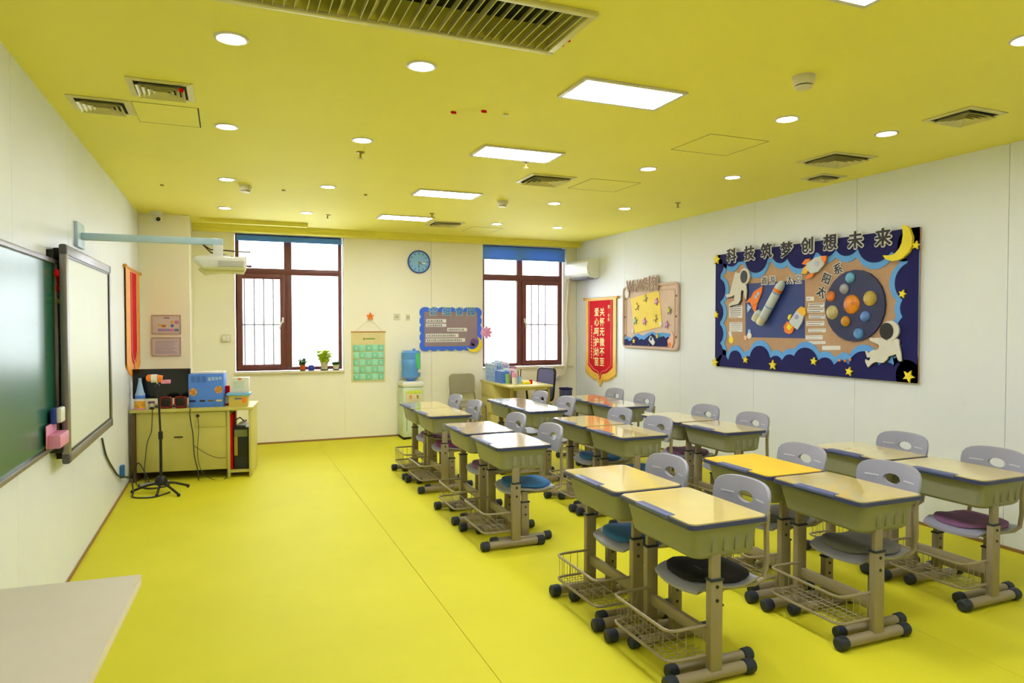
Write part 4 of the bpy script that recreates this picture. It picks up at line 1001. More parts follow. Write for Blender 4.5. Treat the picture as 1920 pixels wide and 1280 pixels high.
# ---- WOW board
a, c = RW(1172, 541), RW(1274, 655.5)
t2 = thing('wow_moment_board', 'tan framed star board with a yellow sheet and lettering', 'notice board', (XR, (a.y + c.y) / 2, c.z)); O2 = Vector(t2.location)
y0, y1, z0, z1 = c.y, a.y, c.z, RW(1274, 530).z
m_tanf = mat('rosy_tan_frame', C(212, 182, 170), 0.5)
MB(O2).prism([(XR, y, z) for y, z in rrect(y0 + 0.01, y1 - 0.01, z0 + 0.01, z1 - 0.01, 0.06)], (-0.012, 0, 0)).done('backing_panel', mat('mauve_tan_felt', C(228, 202, 192), 0.9), t2, smooth=False)
pts = [(XR - 0.0185, y, z) for y, z in rrect(y0, y1, z0, z1, 0.06)]; MB(O2).tube(pts + [pts[0], pts[1]], 0.017, 8).done('outer_rim', m_tanf, t2)
pts = [(XR - 0.014, y, z) for y, z in rrect(y0 + 0.075, y1 - 0.06, z0 + 0.07, z1 - 0.07, 0.02)]; MB(O2).tube(pts + [pts[0], pts[1]], 0.009, 6).done('inner_rim', m_tanf, t2)
for k in range(3):
    for yy, zz in ((y0 + 0.04, z0 + 0.15 + k * (z1 - z0 - 0.3) / 2), (y1 - 0.03, z0 + 0.15 + k * (z1 - z0 - 0.3) / 2), (y0 + 0.2 + k * (y1 - y0 - 0.4) / 2, z0 + 0.035)):
        MB(O2).cyl((XR - 0.012, yy, zz), (XR - 0.03, yy, zz), 0.012, 8).done('rim_stud', m_base, t2)
bk = text('lettering_backing', 'WoW时刻', 0.20, 'R', RW(1207.5, 533, 0.036), mat('rosy_light', C(226, 206, 196), 0.6), t2, O2, 0.008, 0.0, R(0), 0.78, spread=0.012)
text('lettering', 'WoW时刻', 0.20, 'R', RW(1207.5, 533, 0.043), mat('brown_letter', C(150, 112, 100), 0.6), bk, O2, 0.005, 0.0, R(0), 0.78)
wp = lambda L: [(1160 + x / 8.262, 515 + y / 8.262) for x, y in L]
ys = cut('yellow_sheet', wp([(205, 370), (640, 235), (690, 800), (265, 905)]), mat('sunny_sheet', C(250, 218, 64), 0.6), 0.014, 0.004, t2, O2)
m_sy = mat('olive_yellow_star', C(214, 206, 60), 0.6)
for i, (x, y, mm) in enumerate(((300, 490, m_yel), (430, 360, m_sy), (605, 410, m_pink), (275, 710, mat('mint_star', C(170, 210, 130), 0.6)), (420, 720, m_pink), (585, 670, m_yel), (800, 550, m_sy), (765, 770, m_pink))):
    q = wp([(x, y)])[0]
    s_ = wstar(q[0] + 0.7, q[1] + 0.8, 8.2, mat('violet_star_shadow', C(150, 130, 190), 0.7), 0.018, 0.004, t2, 0.2 * (i % 3), 'star_backing', O2); wstar(q[0], q[1], 7, mm, 0.022, 0.008, s_, 0.2 * (i % 3), 'star', O2)
cut('blue_cloud_strip', wp([(110, 965), (160, 955), (230, 990), (250, 940), (320, 910), (390, 950), (470, 900), (540, 880), (600, 905), (700, 895), (790, 905), (840, 920), (840, 1110), (110, 1085)]), m_sky, 0.014, 0.004, t2, O2)
cut('navy_cloud_strip', wp([(110, 1005), (150, 990), (180, 1030), (225, 1010), (240, 970), (280, 950), (320, 975), (335, 1015), (370, 990), (410, 1010), (450, 980), (480, 950), (540, 910), (590, 950), (620, 1000), (660, 965), (720, 950), (745, 985), (790, 960), (820, 1000), (820, 1115), (110, 1085)]), m_navy, 0.018, 0.005, t2, O2)
q = wp([(262, 1025), (625, 950)]); wstar(*q[0], 5, m_yel, 0.023, 0.008, t2, 0, 'small_star', O2); wstar(*q[1], 5.5, m_sy, 0.023, 0.008, t2, 0.2, 'small_star', O2)
s_ = cut('rocket_sticker', wp([(490, 1010), (520, 940), (560, 980), (590, 1050), (560, 1095), (520, 1050)]), m_paper, 0.023, 0.006, t2, O2); disc('porthole', *wp([(532, 990)])[0], 3.5, m_cblue, 0.029, 0.003, s_, None, O2)
s_ = cut('pink_rocket_sticker', wp([(850, 870), (880, 940), (880, 1050), (850, 1130), (800, 1130), (785, 1010), (830, 950)]), mat('peach_card', C(245, 190, 170), 0.6), 0.023, 0.006, t2, O2); disc('flame', *wp([(820, 1085)])[0], 4.5, m_orange, 0.029, 0.004, s_, None, O2)
disc('moon_sticker', *wp([(155, 290)])[0], 7, m_paper, 0.026, 0.005, t2, 1.3, O2)
disc('pearl_sticker', *wp([(240, 870)])[0], 3.6, m_paper, 0.02, 0.005, t2, 1.3, O2); disc('pearl_sticker', *wp([(675, 760)])[0], 3.6, m_paper, 0.02, 0.005, t2, 1.3, O2)

# ---- red award pennants
def pennant(side, y0, y1, zt, zs, zp, label, wall_x, nx, chars, k=0.80, mg=None):
    a_, b_, n_ = AX[side]
    ym = (y0 + y1) / 2
    t = thing('award_pennant', label, 'pennant', (wall_x, ym, zp), group='red and gold award pennants'); O = Vector(t.location)
    w = abs(y1 - y0) / 2
    def at(u, z, off): return Vector((wall_x, ym, z)) + a_ * (u * w) + n_ * off
    def shape(k, zt_, dz): 
        L = [(-k, zt_), (-k, zs + dz)]
        for i in range(1, 7): L.append((-k + k * 0.72 * i / 6, zs + dz - 0.10 * math.sin(i / 6 * PI / 2) * 1.0))
        L += [(-k * 0.12, zs + dz - 0.115), (0, zp + dz)]
        return L + [(-u, z) for u, z in reversed(L[:-1])]
    nseg = 24
    MB(O).prism([at(u, z, 0.004 + 0.01) for u, z in shape(1.0, zt, -0.0)], n_ * 0.004).done('gold_cloth', mg or m_gold, t, smooth=False)
    MB(O).prism([at(u, z, 0.0185) for u, z in shape(k, zt - 0.03, 0.085)], n_ * 0.004).done('red_field', m_red, t, smooth=False)
    ln = shape(k * 0.9, zt - 0.03, 0.12)
    MB(O).tube([at(u, z, 0.0235) for u, z in ln], 0.003, 5).done('white_outline', mat('pale_pink_cord', C(250, 210, 200), 0.6), t)
    rd = MB(O).cyl(at(-1.08, zt, 0.018), at(1.08, zt, 0.018), 0.012, 10).done('hanging_rod', mat('gilt_rod', C(220, 160, 60), 0.35, 0.4), t)
    for s in (-1, 1): MB(O).ball(at(1.1 * s, zt, 0.018), 0.02, seg=10).done('rod_finial', mat('gilt_rod', C(220, 160, 60), 0.35, 0.4), rd)
    fr = MB(O)
    for i in range(26):
        s = -0.96 + 1.92 * i / 25
        zz = zs - 0.10 * math.sin(min(1, (1 - abs(s)) / 0.72) * PI / 2) if abs(s) > 0.14 else zs - 0.115 + (zp - zs + 0.115) * (1 - abs(s) / 0.14)
        fr.cyl(at(s, zz + 0.005, 0.016), at(s, zz - 0.035, 0.017), 0.006, 5, 0.004)
    fr.done('fringe', mg or m_gold, t)
    for bx, zt_, ln_, sz, mm, rows in chars:
        for i, ch in enumerate(ln_): text('gold_character', ch, sz, side, at(bx, zt_ - i * rows, 0.0245), mm, t, O, 0.002, 0.0, 0, 1.05, spread=0.0025 if sz > 0.1 else 0)
    return t
m_goldl = mat('gold_lettering', C(255, 226, 130), 0.45)
pennant('R', 8.25, 9.12, 1.915, 0.86, 0.66, 'red pennant with gold characters beside the star board', XR, -1,
        ((0.16, 1.72, '关怀无微不至', 0.13, m_goldl, 0.142), (-0.20, 1.72, '爱心呵护幼苗', 0.13, m_goldl, 0.142), (0.58, 1.79, '赠：老师', 0.055, m_goldl, 0.06),))
pn = [o for o in COL.objects if o.name.startswith('award_pennant')][0]; O = Vector(pn.location)
for u, zt_, n_ in ((0.40, 1.40, 9), (0.55, 1.50, 11)):          # two columns of print too small to read
    b = MB(O); yy = 8.685 + u * 0.435
    for i in range(n_):
        z = zt_ - i * 0.045; b.box(XR - 0.0245, XR - 0.023, yy - 0.012, yy + 0.012, z, z + 0.010).box(XR - 0.0245, XR - 0.023, yy - 0.004, yy + 0.006, z + 0.012, z + 0.028)
    b.done('small_print', m_goldl, pn, smooth=False)
pennant('L', 7.50, 8.60, 2.10, 1.16, 0.96, 'red pennant with gold edging hanging beyond the whiteboard', XL, 1, (), 0.42, mat('orange_satin', C(250, 158, 24), 0.5))

# ================================================================== LEFT WALL
t = thing('chalkboard', 'long green chalkboard with silver frame on the left wall', 'chalkboard', (XL, 3.3, 0.875)); O = Vector(t.location)
KY0, KY1, KZ0, KZ1 = 2.2, 4.53, 0.875, 1.905
m_chalk = mat('green_chalkboard', C(40, 104, 86), 0.27, var=0.12, scale=2.0, spec=0.9)
MB(O).box(XL, XL + 0.02, KY0 + 0.02, KY1 - 0.02, KZ0 + 0.02, KZ1 - 0.02).done('writing_surface', m_chalk, t, smooth=False)
for nm, q in (('top_rail', (KY0, KY1, KZ1 - 0.025, KZ1)), ('bottom_rail', (KY0, KY1, KZ0, KZ0 + 0.025)), ('side_rail', (KY1 - 0.02, KY1, KZ0 + 0.025, KZ1 - 0.025)), ('side_rail', (KY0, KY0 + 0.02, KZ0 + 0.025, KZ1 - 0.025))):
    MB(O).box(XL, XL + 0.035, q[0], q[1], q[2], q[3], 0.004).done(nm, m_steel, t)
MB(O).box(XL, XL + 0.06, KY1 - 0.1, KY1 - 0.02, KZ0 - 0.03, KZ0 - 0.001, 0.004).box(XL, XL + 0.03, KY1 - 0.1, KY1 - 0.02, KZ1 + 0.001, KZ1 + 0.05, 0.004).done('sliding_track', m_dark, t)
for px, py, r, mm, lb in ((89, 511, 0.02, m_red, 'red round magnet at the chalkboard corner, topmost'), (96, 524, 0.022, m_red, 'red magnet below the topmost one'), (96, 540, 0.024, m_red, 'large red magnet on the chalkboard edge'), (97, 553, 0.014, mat('violet_magnet', C(110, 60, 150), 0.4), 'small violet magnet on the chalkboard edge'), (98, 565, 0.015, mat('olive_magnet', C(150, 150, 40), 0.4), 'olive magnet lowest on the chalkboard edge')):
    p = LW(px, py, 0.036); p.y = min(p.y, 4.50)
    o = MB().lathe([(r, 0), (r, 0.012), (r * 0.7, 0.018)], (0, 0, 0), 16, Matrix.Rotation(PI / 2, 4, 'Y')).done('magnet', mm)
    o.location = p; tag(o, lb, 'magnet', 'magnets on the chalkboard')
p = LW(105, 820, 0.036)
t = thing('pen_holder', 'pink plastic pen holder clipped to the chalkboard edge', 'pen holder', (XL + 0.035, 4.30, 0.935))
MB().box(0.0, 0.006, -0.12, 0.11, -0.03, 0.09, 0.004).done('back_plate', m_pinkp, t)
MB().box(0.006, 0.065, -0.11, 0.10, -0.03, 0.04, 0.008).done('tray', m_pinkp, t)
t = thing('board_eraser', 'blue and white eraser above the pink holder', 'eraser', (XL + 0.035, 4.35, 1.05))
MB().box(0.0, 0.025, -0.06, 0.05, -0.03, 0.05, 0.005).done('felt_pad', mat('blue_felt_pad', C(50, 70, 170), 0.8), t); MB().box(0.025, 0.05, -0.055, 0.045, -0.025, 0.055, 0.008).done('grip', m_white, t)
# interactive whiteboard standing off the wall
WX = -0.81; WY0, WY1, WZ0, WZ1 = 4.45, 6.02, 0.778, 1.987
t = thing('interactive_whiteboard', 'white interactive board with grey metal frame', 'whiteboard', (WX, (WY0 + WY1) / 2, WZ0)); O = Vector(t.location)
MB(O).box(WX - 0.03, WX - 0.012, WY0 + 0.03, WY1 - 0.03, WZ0 + 0.03, WZ1 - 0.03).done('screen', mat('whiteboard_enamel', C(226, 230, 224), 0.42, var=0.01), t, smooth=False)
MB(O).box(WX - 0.012, WX - 0.006, WY0 + 0.06, WY1 - 0.05, WZ0 + 0.05, WZ0 + 0.068).box(WX - 0.012, WX - 0.006, WY1 - 0.062, WY1 - 0.048, WZ0 + 0.05, WZ1 - 0.05).box(WX - 0.012, WX - 0.006, WY0 + 0.06, WY1 - 0.05, WZ1 - 0.068, WZ1 - 0.055).done('sensor_strip', m_black, t, smooth=False)
for nm, q in (('frame_bar', (WY0 + 0.05, WY1 - 0.04, WZ1 - 0.055, WZ1)), ('frame_bar', (WY0 + 0.05, WY1 - 0.04, WZ0, WZ0 + 0.055)), ('frame_bar', (WY0, WY0 + 0.06, WZ0 + 0.05, WZ1 - 0.05)), ('frame_bar', (WY1 - 0.05, WY1, WZ0 + 0.05, WZ1 - 0.05))):
    MB(O).box(WX - 0.035, WX, q[0], q[1], q[2], q[3], 0.005).done(nm, m_steel, t)
m_corner = mat('dark_grey_corner', C(84, 82, 90), 0.4)
for y in (WY0, WY1 - 0.06):
    for z in (WZ0, WZ1 - 0.06): MB(O).box(WX - 0.037, WX + 0.003, y - 0.002, y + 0.062, z - 0.002, z + 0.062, 0.012).done('corner_cap', m_corner, t)
for z in (WZ0 - 0.02, WZ1 - 0.10): MB(O).box(XL + 0.005, WX - 0.03, WY0 + 0.12, WY1 - 0.1, z + 0.03, z + 0.09, 0.003).done('mounting_rail', m_dark, t)
# projector on its arm
PYY = 5.33
t = thing('wall_mount_bracket', 'pale blue steel projector arm reaching from the left wall', 'projector mount', (XL, PYY, 2.12)); O = Vector(t.location)
m_arm = mat('pale_blue_enamel', C(186, 214, 240), 0.4)
MB(O).box(XL, XL + 0.02, PYY - 0.14, PYY + 0.10, 2.05, 2.21, 0.004).done('wall_plate', m_arm, t)
MB(O).box(XL + 0.02, -0.02, PYY - 0.03, PYY + 0.03, 2.105, 2.15, 0.004).done('arm_beam', m_arm, t)
MB(O).box(-0.085, -0.02, PYY - 0.035, PYY + 0.035, 2.03, 2.105, 0.003).done('drop_bracket', m_white, t)
MB(O).box(-0.13, 0.03, PYY - 0.06, PYY + 0.06, 2.018, 2.03, 0.002).done('projector_plate', m_white, t)
for k, (px, py) in enumerate(((470, 473), (462, 483))):
    e = ony(px, py, PYY + 0.05)
    MB(O).tube([(-0.15, PYY, 2.105), (-0.10, PYY + 0.037, 2.075 - 0.02 * k), (0.0, PYY + 0.045, 2.075 - 0.035 * k), (0.07, PYY + 0.05, 2.07 - 0.045 * k), e], 0.005, 6).done('cable', mat('brown_cable', C(84, 60, 30), 0.6), t)
t = thing('projector', 'white short throw projector hanging from the arm', 'projector', (-0.03, PYY, 1.91)); O = Vector(t.location)
x0, x1 = -0.21, 0.135; yA, yB_ = PYY - 0.15, PYY + 0.16
b = MB(O); rs = []
for z, ins, fy in ((1.925, 0.03, 0), (1.94, 0.01, 0), (1.985, 0.0, 0), (2.005, 0.008, 0), (2.017, 0.03, 0)):
    rs.append(b.ring([(x + (0.035 if (x < -0.03 and z < 1.95) else 0), y, z) for x, y in rrect(x0 + ins, x1 - ins * 0.4, yA + ins, yB_ - ins, 0.03)]))
for p, q in zip(rs, rs[1:]): b.skin(p, q)
b.bm.faces.new(rs[0]); b.bm.faces.new(rs[-1]); b.done('casing', m_white, t)
MB(O).box(-0.05, 0.11, yA - 0.001, yA + 0.01, 1.948, 1.985).done('side_grille', mat('grey_grille', C(190, 180, 178), 0.5), t, smooth=False)
for k in range(5): MB(O).box(-0.048, 0.108, yA - 0.004, yA, 1.950 + 0.007 * k, 1.953 + 0.007 * k).done('grille_bar', m_white, t, smooth=False)
MB(O).prism([(-0.18, PYY - 0.1, 1.93), (-0.14, PYY - 0.1, 1.895), (-0.10, PYY - 0.1, 1.905), (-0.02, PYY - 0.1, 1.912), (0.12, PYY - 0.1, 1.91), (0.12, PYY - 0.1, 1.93)], (0, 0.2, 0)).done('lens_underside', mat('pale_yellow_underside', C(222, 216, 150), 0.5), t, smooth=False)  # underside coloured yellower than the white casing
MB(O).cyl((0.135, PYY + 0.02, 1.965), (0.17, PYY + 0.02, 1.963), 0.008, 8).done('plug', mat('plum_plug', C(90, 40, 80), 0.5), t)

# ================================================================== COMPUTER DESK (left, before the window)
DRZ = R(-8); DO = Vector((0.215, 7.47, 0)); DL = 1.10; DH = 0.71
RM = Matrix.Rotation(DRZ, 4, 'Z')
def DP(x, y, z=DH): return DO + RM @ Vector((x, y, z))
t = thing('computer_desk', 'yellow wooden computer desk with a tower compartment', 'desk', DO, DRZ)
m_ydesk = mat('yellow_ash_board', C(206, 196, 104), 0.45, var=0.06, scale=4)
MB().box(-DL - 0.01, 0.02, -0.01, 0.60, DH - 0.028, DH, 0.005).done('desktop', m_ydesk, t)
MB().box(-DL + 0.04, -0.215, 0.03, 0.05, 0.09, DH - 0.028, 0.002).done('front_panel', m_ydesk, t)
MB().box(-DL + 0.01, -DL + 0.035, 0.01, 0.58, 0, DH - 0.028, 0.002).done('side_panel', mat('shaded_side_board', C(96, 66, 40), 0.5), t)  # same desk board, with the shade on the wall side put into its colour
for x in (-0.225, -0.022): MB().box(x, x + 0.022, 0.01, 0.58, 0, DH - 0.028, 0.002).done('side_panel', m_ydesk, t)
MB().box(-0.203, -0.022, 0.02, 0.57, 0.05, 0.075, 0.002).done('tower_shelf', m_ydesk, t)
MB().box(-DL + 0.04, -0.23, 0.50, 0.52, 0.0, DH - 0.028).done('rear_panel', m_ydesk, t)
dr = MB().box(-0.52, -0.24, 0.022, 0.03, 0.52, DH - 0.04, 0.002).done('drawer_front', m_ydesk, t)
MB().cyl((-0.50, 0.022, 0.635), (-0.50, 0.014, 0.635), 0.016, 12).done('lock', m_dark, dr)
MB().box(-0.72, -0.64, 0.016, 0.03, 0.425, 0.435, 0.002).done('handle_slot', m_dark, t)
# monitor
mp = DP(-0.86, 0.27)
t = thing('monitor', 'black flat monitor on the computer desk', 'monitor', mp, DRZ)
MB().box(-0.285, 0.255, -0.015, 0.015, 0.085, 0.385, 0.006).done('casing', m_black, t)
MB().box(-0.275, 0.245, -0.0165, -0.0145, 0.10, 0.375).done('screen', mat('dark_screen', C(14, 18, 8), 0.15), t, smooth=False)
MB().box(-0.03, 0.05, 0.02, 0.045, 0.012, 0.2, 0.004).done('stand_neck', m_black, t)
MB().box(-0.11, 0.13, -0.07, 0.12, 0, 0.013, 0.004).done('stand_base', m_black, t)
# pair of red rimmed speakers
for k, (lx, lb) in enumerate(((-0.80, 'red rimmed small speaker, the left one before the monitor'), (-0.665, 'red rimmed small speaker, the right one before the monitor'))):
    t = thing('desk_speaker', lb, 'speaker', DP(lx, 0.10), DRZ, 'red rimmed desk speakers')
    m_mar = mat('maroon_gloss', C(130, 16, 20), 0.25)
    MB().box(-0.05, 0.05, -0.03, 0.045, 0, 0.115, 0.012).done('cabinet', m_black, t)
    pts = [(x, -0.034, z) for x, z in rrect(-0.05, 0.05, 0.012, 0.113, 0.025)]; MB().tube(pts + [pts[0], pts[1]], 0.009, 8).done('red_rim', m_mar, t)
    MB().lathe([(0.028, 0.03), (0.02, 0.036), (0.008, 0.034)], (0, 0, 0.062), 16, Matrix.Rotation(PI / 2, 4, 'X')).done('cone', m_dark, t)
# blue appliance box
t = thing('cardboard_box', 'bright blue printed carton on the computer desk', 'box', DP(-0.435, 0.11), DRZ)
m_bbox = mat('bright_blue_carton', C(86, 142, 255), 0.5)
MB().box(-0.165, 0.165, 0, 0.20, 0, 0.335, 0.003).done('carton', m_bbox, t)
MB().box(-0.13, 0.165, 0.02, 0.18, 0.335, 0.355, 0.006).done('plastic_bag_top', m_paper, t)
for x, z in ((-0.122, 0.155), (0.118, 0.175)):
    q = MB().lathe([(0.038, 0), (0.038, 0.002)], (x, 0, z), 20, Matrix.Rotation(PI / 2, 4, 'X')).done('food_picture', mat('food_orange', C(226, 150, 70), 0.5, var=0.5, scale=40), t)
for x0, x1, mm in ((-0.155, -0.10, m_navy), (-0.06, -0.01, m_black), (0.015, 0.07, mat('brown_print', C(120, 90, 60), 0.5)), (0.095, 0.15, m_cloth)): MB().box(x0, x1, -0.0015, 0, 0.055, 0.073).done('print_strip', mm, t, smooth=False)
for k in range(4): MB().box(0.02 + k * 0.034, 0.046 + k * 0.034, -0.0015, 0, 0.265 + 0.004 * k, 0.30 + 0.004 * (k % 2)).done('print_mark', mat('pale_blue_print', C(170, 196, 244), 0.5), t, smooth=False)
for k in range(3): MB().box(-0.14 + k * 0.05, -0.10 + k * 0.05, -0.0012, 0, 0.25, 0.315).done('print_shade', mat('mid_blue_print', C(66, 112, 210), 0.5), t, smooth=False)
# food container and white box
t = thing('food_container', 'yellow food tub with a sky blue lid', 'container', DP(-0.12, 0.13), DRZ)
MB().prism([(-0.095, -0.07, 0), (0.085, -0.07, 0), (0.085, 0.07, 0), (-0.095, 0.07, 0)], (0, 0, 0.11)).done('tub', mat('amber_tub', C(214, 190, 84), 0.3), t)
MB().box(-0.12, 0.11, -0.085, 0.085, 0.11, 0.14, 0.012).done('lid', mat('sky_blue_lid', C(126, 190, 236), 0.35), t)
MB().box(-0.04, 0.03, -0.0715, -0.07, 0.075, 0.09).done('print_mark', m_ink, t, smooth=False); MB().box(0.03, 0.07, -0.0715, -0.07, 0.04, 0.09).done('print_patch', m_orange, t, smooth=False)
t = thing('tissue_box', 'white carton standing on the blue lidded tub', 'box', DP(-0.11, 0.13, DH + 0.14), DRZ)
MB().box(-0.085, 0.085, -0.05, 0.05, 0, 0.155, 0.004).done('carton', m_white, t); MB().box(-0.06, 0.04, -0.0515, -0.05, 0.04, 0.12).done('front_label', mat('pale_green_label', C(206, 222, 214), 0.6), t, smooth=False)
MB().box(-0.02, 0.015, -0.0515, -0.05, 0.13, 0.148).done('print_mark', m_orange, t, smooth=False)
t = thing('red_packet', 'small red packet between the carton and the tub', 'packet', DP(-0.252, 0.25), DRZ)
MB().box(-0.022, 0.022, -0.03, 0.03, 0, 0.20, 0.004).done('wrapper', m_red, t); MB().box(-0.02, 0.02, -0.032, -0.03, 0.02, 0.09).done('label', m_paper, t, smooth=False)
# bottles and jars at the left
t = thing('spray_bottle', 'pale blue spray bottle at the left end of the desk', 'bottle', DP(-1.055, 0.17), DRZ)
MB().lathe([(0.042, 0), (0.045, 0.02), (0.045, 0.14), (0.036, 0.16), (0.02, 0.24), (0.014, 0.27), (0.014, 0.30), (0.01, 0.30)]).done('bottle', m_bluel, t); MB().lathe([(0.046, 0.05), (0.046, 0.13)]).done('label', m_blue, t)
t = thing('candy_jar', 'orange patterned jar at the left front of the desk', 'jar', DP(-1.03, 0.055), DRZ)
MB().lathe([(0.045, 0), (0.048, 0.01), (0.048, 0.085), (0.04, 0.09)]).done('jar', mat('orange_pattern', C(236, 160, 50), 0.4, var=0.4, scale=30), t); MB().lathe([(0.049, 0.085), (0.049, 0.10), (0.045, 0.10)]).done('lid', m_cream, t); MB().lathe([(0.049, 0.002), (0.049, 0.016)]).done('pink_base', m_pinkp, t)
t = thing('small_jar', 'small grey jar with a violet lid by the speakers', 'jar', DP(-0.935, 0.09), DRZ)
MB().lathe([(0.028, 0), (0.028, 0.055)]).done('jar', m_cream, t); MB().lathe([(0.03, 0.055), (0.03, 0.075)]).done('lid', m_purple, t)
t = thing('computer_mouse', 'dark computer mouse on the desk edge', 'mouse', DP(-0.915, 0.02), DRZ)
MB().ball((0, 0, 0.014), (0.024, 0.02, 0.0145)).done('shell', m_black, t)
# tower PC
t = thing('computer_tower', 'black computer tower in the desk compartment', 'computer', DP(-0.105, 0.06, 0.075), DRZ)
MB().box(-0.07, 0.075, 0, 0.40, 0, 0.42, 0.006).done('case', m_black, t); MB().box(-0.06, 0.065, -0.003, 0.001, 0.33, 0.40).done('drive_bay', mat('olive_plate', C(120, 124, 70), 0.4), t, smooth=False)
MB().box(-0.062, -0.03, -0.003, 0.001, 0.14, 0.33).done('io_plate', m_brass, t, smooth=False)
for k in range(6): MB().box(-0.05, 0.065, -0.003, 0.001, 0.02 + 0.018 * k, 0.028 + 0.018 * k).done('vent_slot', m_inkd, t, smooth=False)
t = thing('webcam', 'dark gooseneck webcam lying on the tower', 'webcam', DP(-0.105, 0.10, 0.497), DRZ)
MB().box(-0.06, 0.04, -0.05, 0.05, -0.002, 0.02, 0.005).done('base', m_black, t); MB().tube([(-0.05, 0, 0.015), (-0.06, 0, 0.07), (-0.01, 0, 0.10), (0.03, 0, 0.06)], 0.007, 6).done('neck', m_black, t); MB().box(0.0, 0.075, -0.03, 0.03, 0.03, 0.05, 0.006, M=Matrix.Rotation(-0.4, 4, 'Y')).done('head', m_steel, t)
t = thing('red_folder', 'red folder standing in the tower compartment', 'folder', DP(-0.19, 0.20, 0.075), DRZ)
MB().box(-0.012, 0.008, -0.14, 0.14, 0, 0.56, 0.002).done('cover', m_red, t)
# tripod
TB = Vector((-0.575, 7.12, 0))
t = thing('tripod', 'black floor tripod with a colourful clip before the desk', 'tripod', TB)
MB().cyl((0, 0, 0.06), (0, 0, 0.52), 0.013, 10).done('lower_pole', m_black, t); MB().cyl((0, 0, 0.50), (-0.015, 0, 0.97), 0.009, 10).done('upper_pole', m_black, t)
MB().cyl((0, 0, 0.49), (0, 0, 0.56), 0.02, 10).done('clamp', m_black, t)
MB().lathe([(0.03, 0.06), (0.055, 0.075), (0.055, 0.11), (0.03, 0.15)]).done('hub', m_black, t)
for ax, ay, L in ((0.16, -0.26, 1), (-0.02, -0.20, 1), (0.22, 0.10, 1), (-0.24, 0.04, 1), (-0.16, -0.2, 0)):
    if not L: continue
    lg = MB().tube([(0, 0, 0.09), (ax * 0.5, ay * 0.5, 0.065), (ax, ay, 0.02)], 0.011, 8).done('leg', m_black, t)
    MB().ball((ax, ay, 0.016), 0.016, seg=10).done('rubber_foot', m_black, lg)
MB().ball((-0.02, 0, 0.98), 0.022, seg=12).done('ball_head', m_black, t)
hd = MB().cyl((-0.07, 0, 1.05), (-0.02, 0, 1.05), 0.038, 16).done('clip_body', m_white, t)
MB().cyl((-0.02, 0, 1.05), (0.02, 0, 1.042), 0.034, 16).done('orange_ring', m_orange, hd); MB().ball((-0.085, 0, 1.055), (0.03, 0.034, 0.034)).done('orange_cap', m_orange, hd)
MB().box(0.01, 0.09, -0.02, 0.02, 1.0, 1.035, 0.008, M=None).done('pink_tip', m_pinkp, hd); MB().cyl((-0.02, 0, 0.99), (-0.02, 0, 1.03), 0.008, 8).done('stem', m_chrome, t)
# cables and power strip
def cable(pts, label, r=0.005, m=m_cable):
    o = MB().tube(sm(pts), r, 6).done('cable', m); return tag(o, label, 'cable', 'loose cables by the computer desk')
def sm(P, n=8):
    P = [Vector(p) for p in P]; out = []
    Q = [P[0]] + P + [P[-1]]
    for i in range(1, len(Q) - 2):
        p0, p1, p2, p3 = Q[i - 1:i + 3]
        for k in range(n):
            s = k / n; out.append(0.5 * ((2 * p1) + (-p0 + p2) * s + (2 * p0 - 5 * p1 + 4 * p2 - p3) * s * s + (-p0 + 3 * p1 - 3 * p2 + p3) * s ** 3))
    return out + [P[-1]]
cable([LW(188, 822, 0.012), LW(196, 855, 0.012), LW(210, 880, 0.012), LW(219, 893, 0.02), Vector((-0.84, 7.25, 0.12)), Vector((-0.80, 7.1, 0.03)), Vector((-0.78, 6.95, 0.008)), Vector((-0.62, 6.90, 0.007)), Vector((-0.50, 7.05, 0.007))], 'dark cable running down the wall from the whiteboard', 0.008)
F0 = lambda x, z: DP(x, -0.012, z)
cable([DP(-0.90, -0.02, DH + 0.006), F0(-0.905, 0.66), F0(-0.915, 0.50), F0(-0.95, 0.40), F0(-0.97, 0.25), F0(-0.98, 0.12), DP(-0.95, -0.06, 0.008), DP(-0.75, -0.16, 0.008)], 'thin cable with an inline switch at the desk front', 0.004)
cable([DP(-0.56, -0.02, DH + 0.006), F0(-0.565, 0.64), F0(-0.54, 0.45), F0(-0.53, 0.25), F0(-0.50, 0.10), DP(-0.48, -0.08, 0.008)], 'dark cable falling right of the tripod', 0.005)
cable([F0(-0.53, 0.34), F0(-0.42, 0.26), F0(-0.32, 0.215), F0(-0.235, 0.21)], 'thin cable swagging to the tower compartment', 0.003)
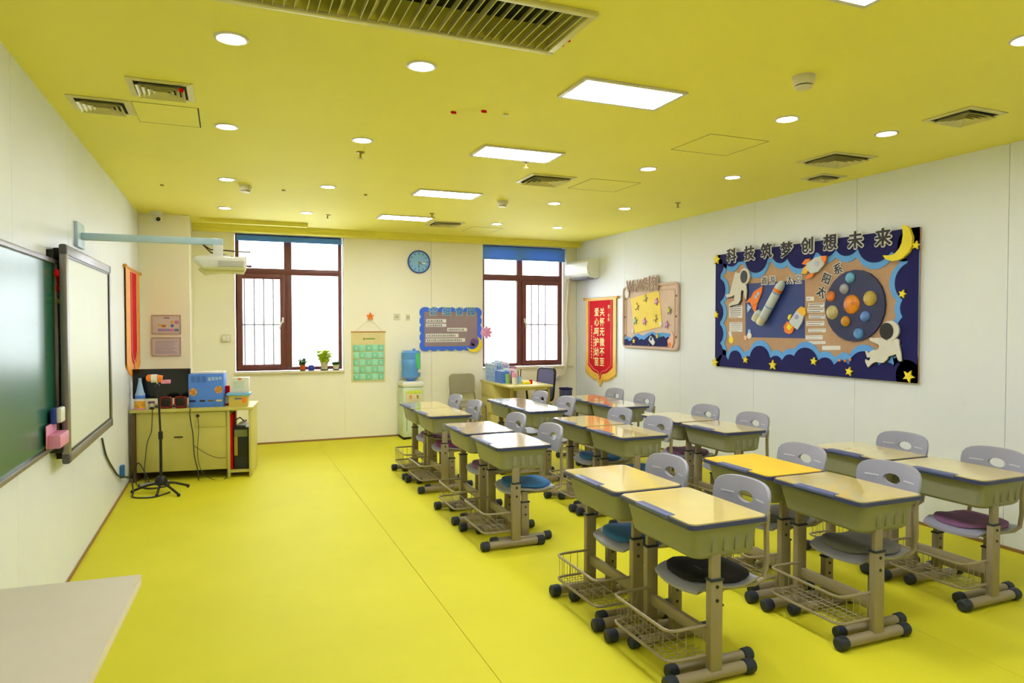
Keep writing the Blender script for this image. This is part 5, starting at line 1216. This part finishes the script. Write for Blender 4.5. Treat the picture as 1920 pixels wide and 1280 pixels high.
cable([DP(-0.50, 0.013, 0.63), F0(-0.487, 0.5), F0(-0.50, 0.25), F0(-0.46, 0.08), DP(-0.35, -0.05, 0.006), DP(-0.24, -0.03, 0.006), F0(-0.228, 0.10)], 'long thin cable hanging from the drawer lock', 0.003)
cable([DP(-1.00, -0.10, 0.008), DP(-0.98, -0.22, 0.01), DP(-0.85, -0.33, 0.01), DP(-0.72, -0.24, 0.008), DP(-0.78, -0.12, 0.008), DP(-0.95, -0.05, 0.008)], 'dark cable loop lying on the floor by the wall', 0.008)
cable([DP(-1.02, -0.14, 0.01), DP(-1.06, -0.05, 0.12), DP(-1.03, -0.03, 0.2), DP(-0.98, -0.03, 0.12), DP(-0.92, -0.08, 0.01)], 'cable bunch rising at the desk corner', 0.006)
t = thing('power_strip', 'grey power strip on the floor under the tripod', 'power strip', DP(-0.86, -0.14, 0), DRZ + R(22))
MB().box(-0.13, 0.13, -0.022, 0.022, 0, 0.028, 0.006).done('housing', mat('light_grey_plastic', C(180, 180, 170), 0.5), t)
for k in range(4): MB().box(-0.10 + 0.055 * k, -0.07 + 0.055 * k, -0.013, 0.013, 0.027, 0.03).done('outlet', m_ink, t)
t = thing('power_adapter', 'blue power adapter at the foot of the wall', 'adapter', LW(225, 885, 0.0))
MB().box(0.0, 0.035, -0.04, 0.04, -0.05, 0.06, 0.006).done('body', m_cblue, t)
o = MB().box(-0.03, 0.03, -0.02, 0.02, 0, 0.008, 0.003).done('paper_scrap', m_paper); o.location = (-0.665, 6.93, 0.0); tag(o, 'white paper scrap on the floor near the tripod', 'paper')

# ================================================================== FOREGROUND TABLE
t = thing('lecturer_table', 'pale grey table corner at the lower left foreground', 'table', (-0.58, 1.80, 0), R(-3))
MB().prism([(x, y, 0.722) for x, y in rrect(-0.27, 0.285, -0.75, 0.70, 0.012)], (0, 0, 0.028)).done('tabletop', m_podium, t)
MB().box(-0.25, 0.08, -0.70, 0.56, 0.64, 0.722, 0.003).done('apron', m_podium, t)
for x in (-0.23, 0.04):
    for y in (-0.68, 0.50): MB().box(x, x + 0.04, y, y + 0.04, 0, 0.64, 0.003).done('leg', m_steel, t)
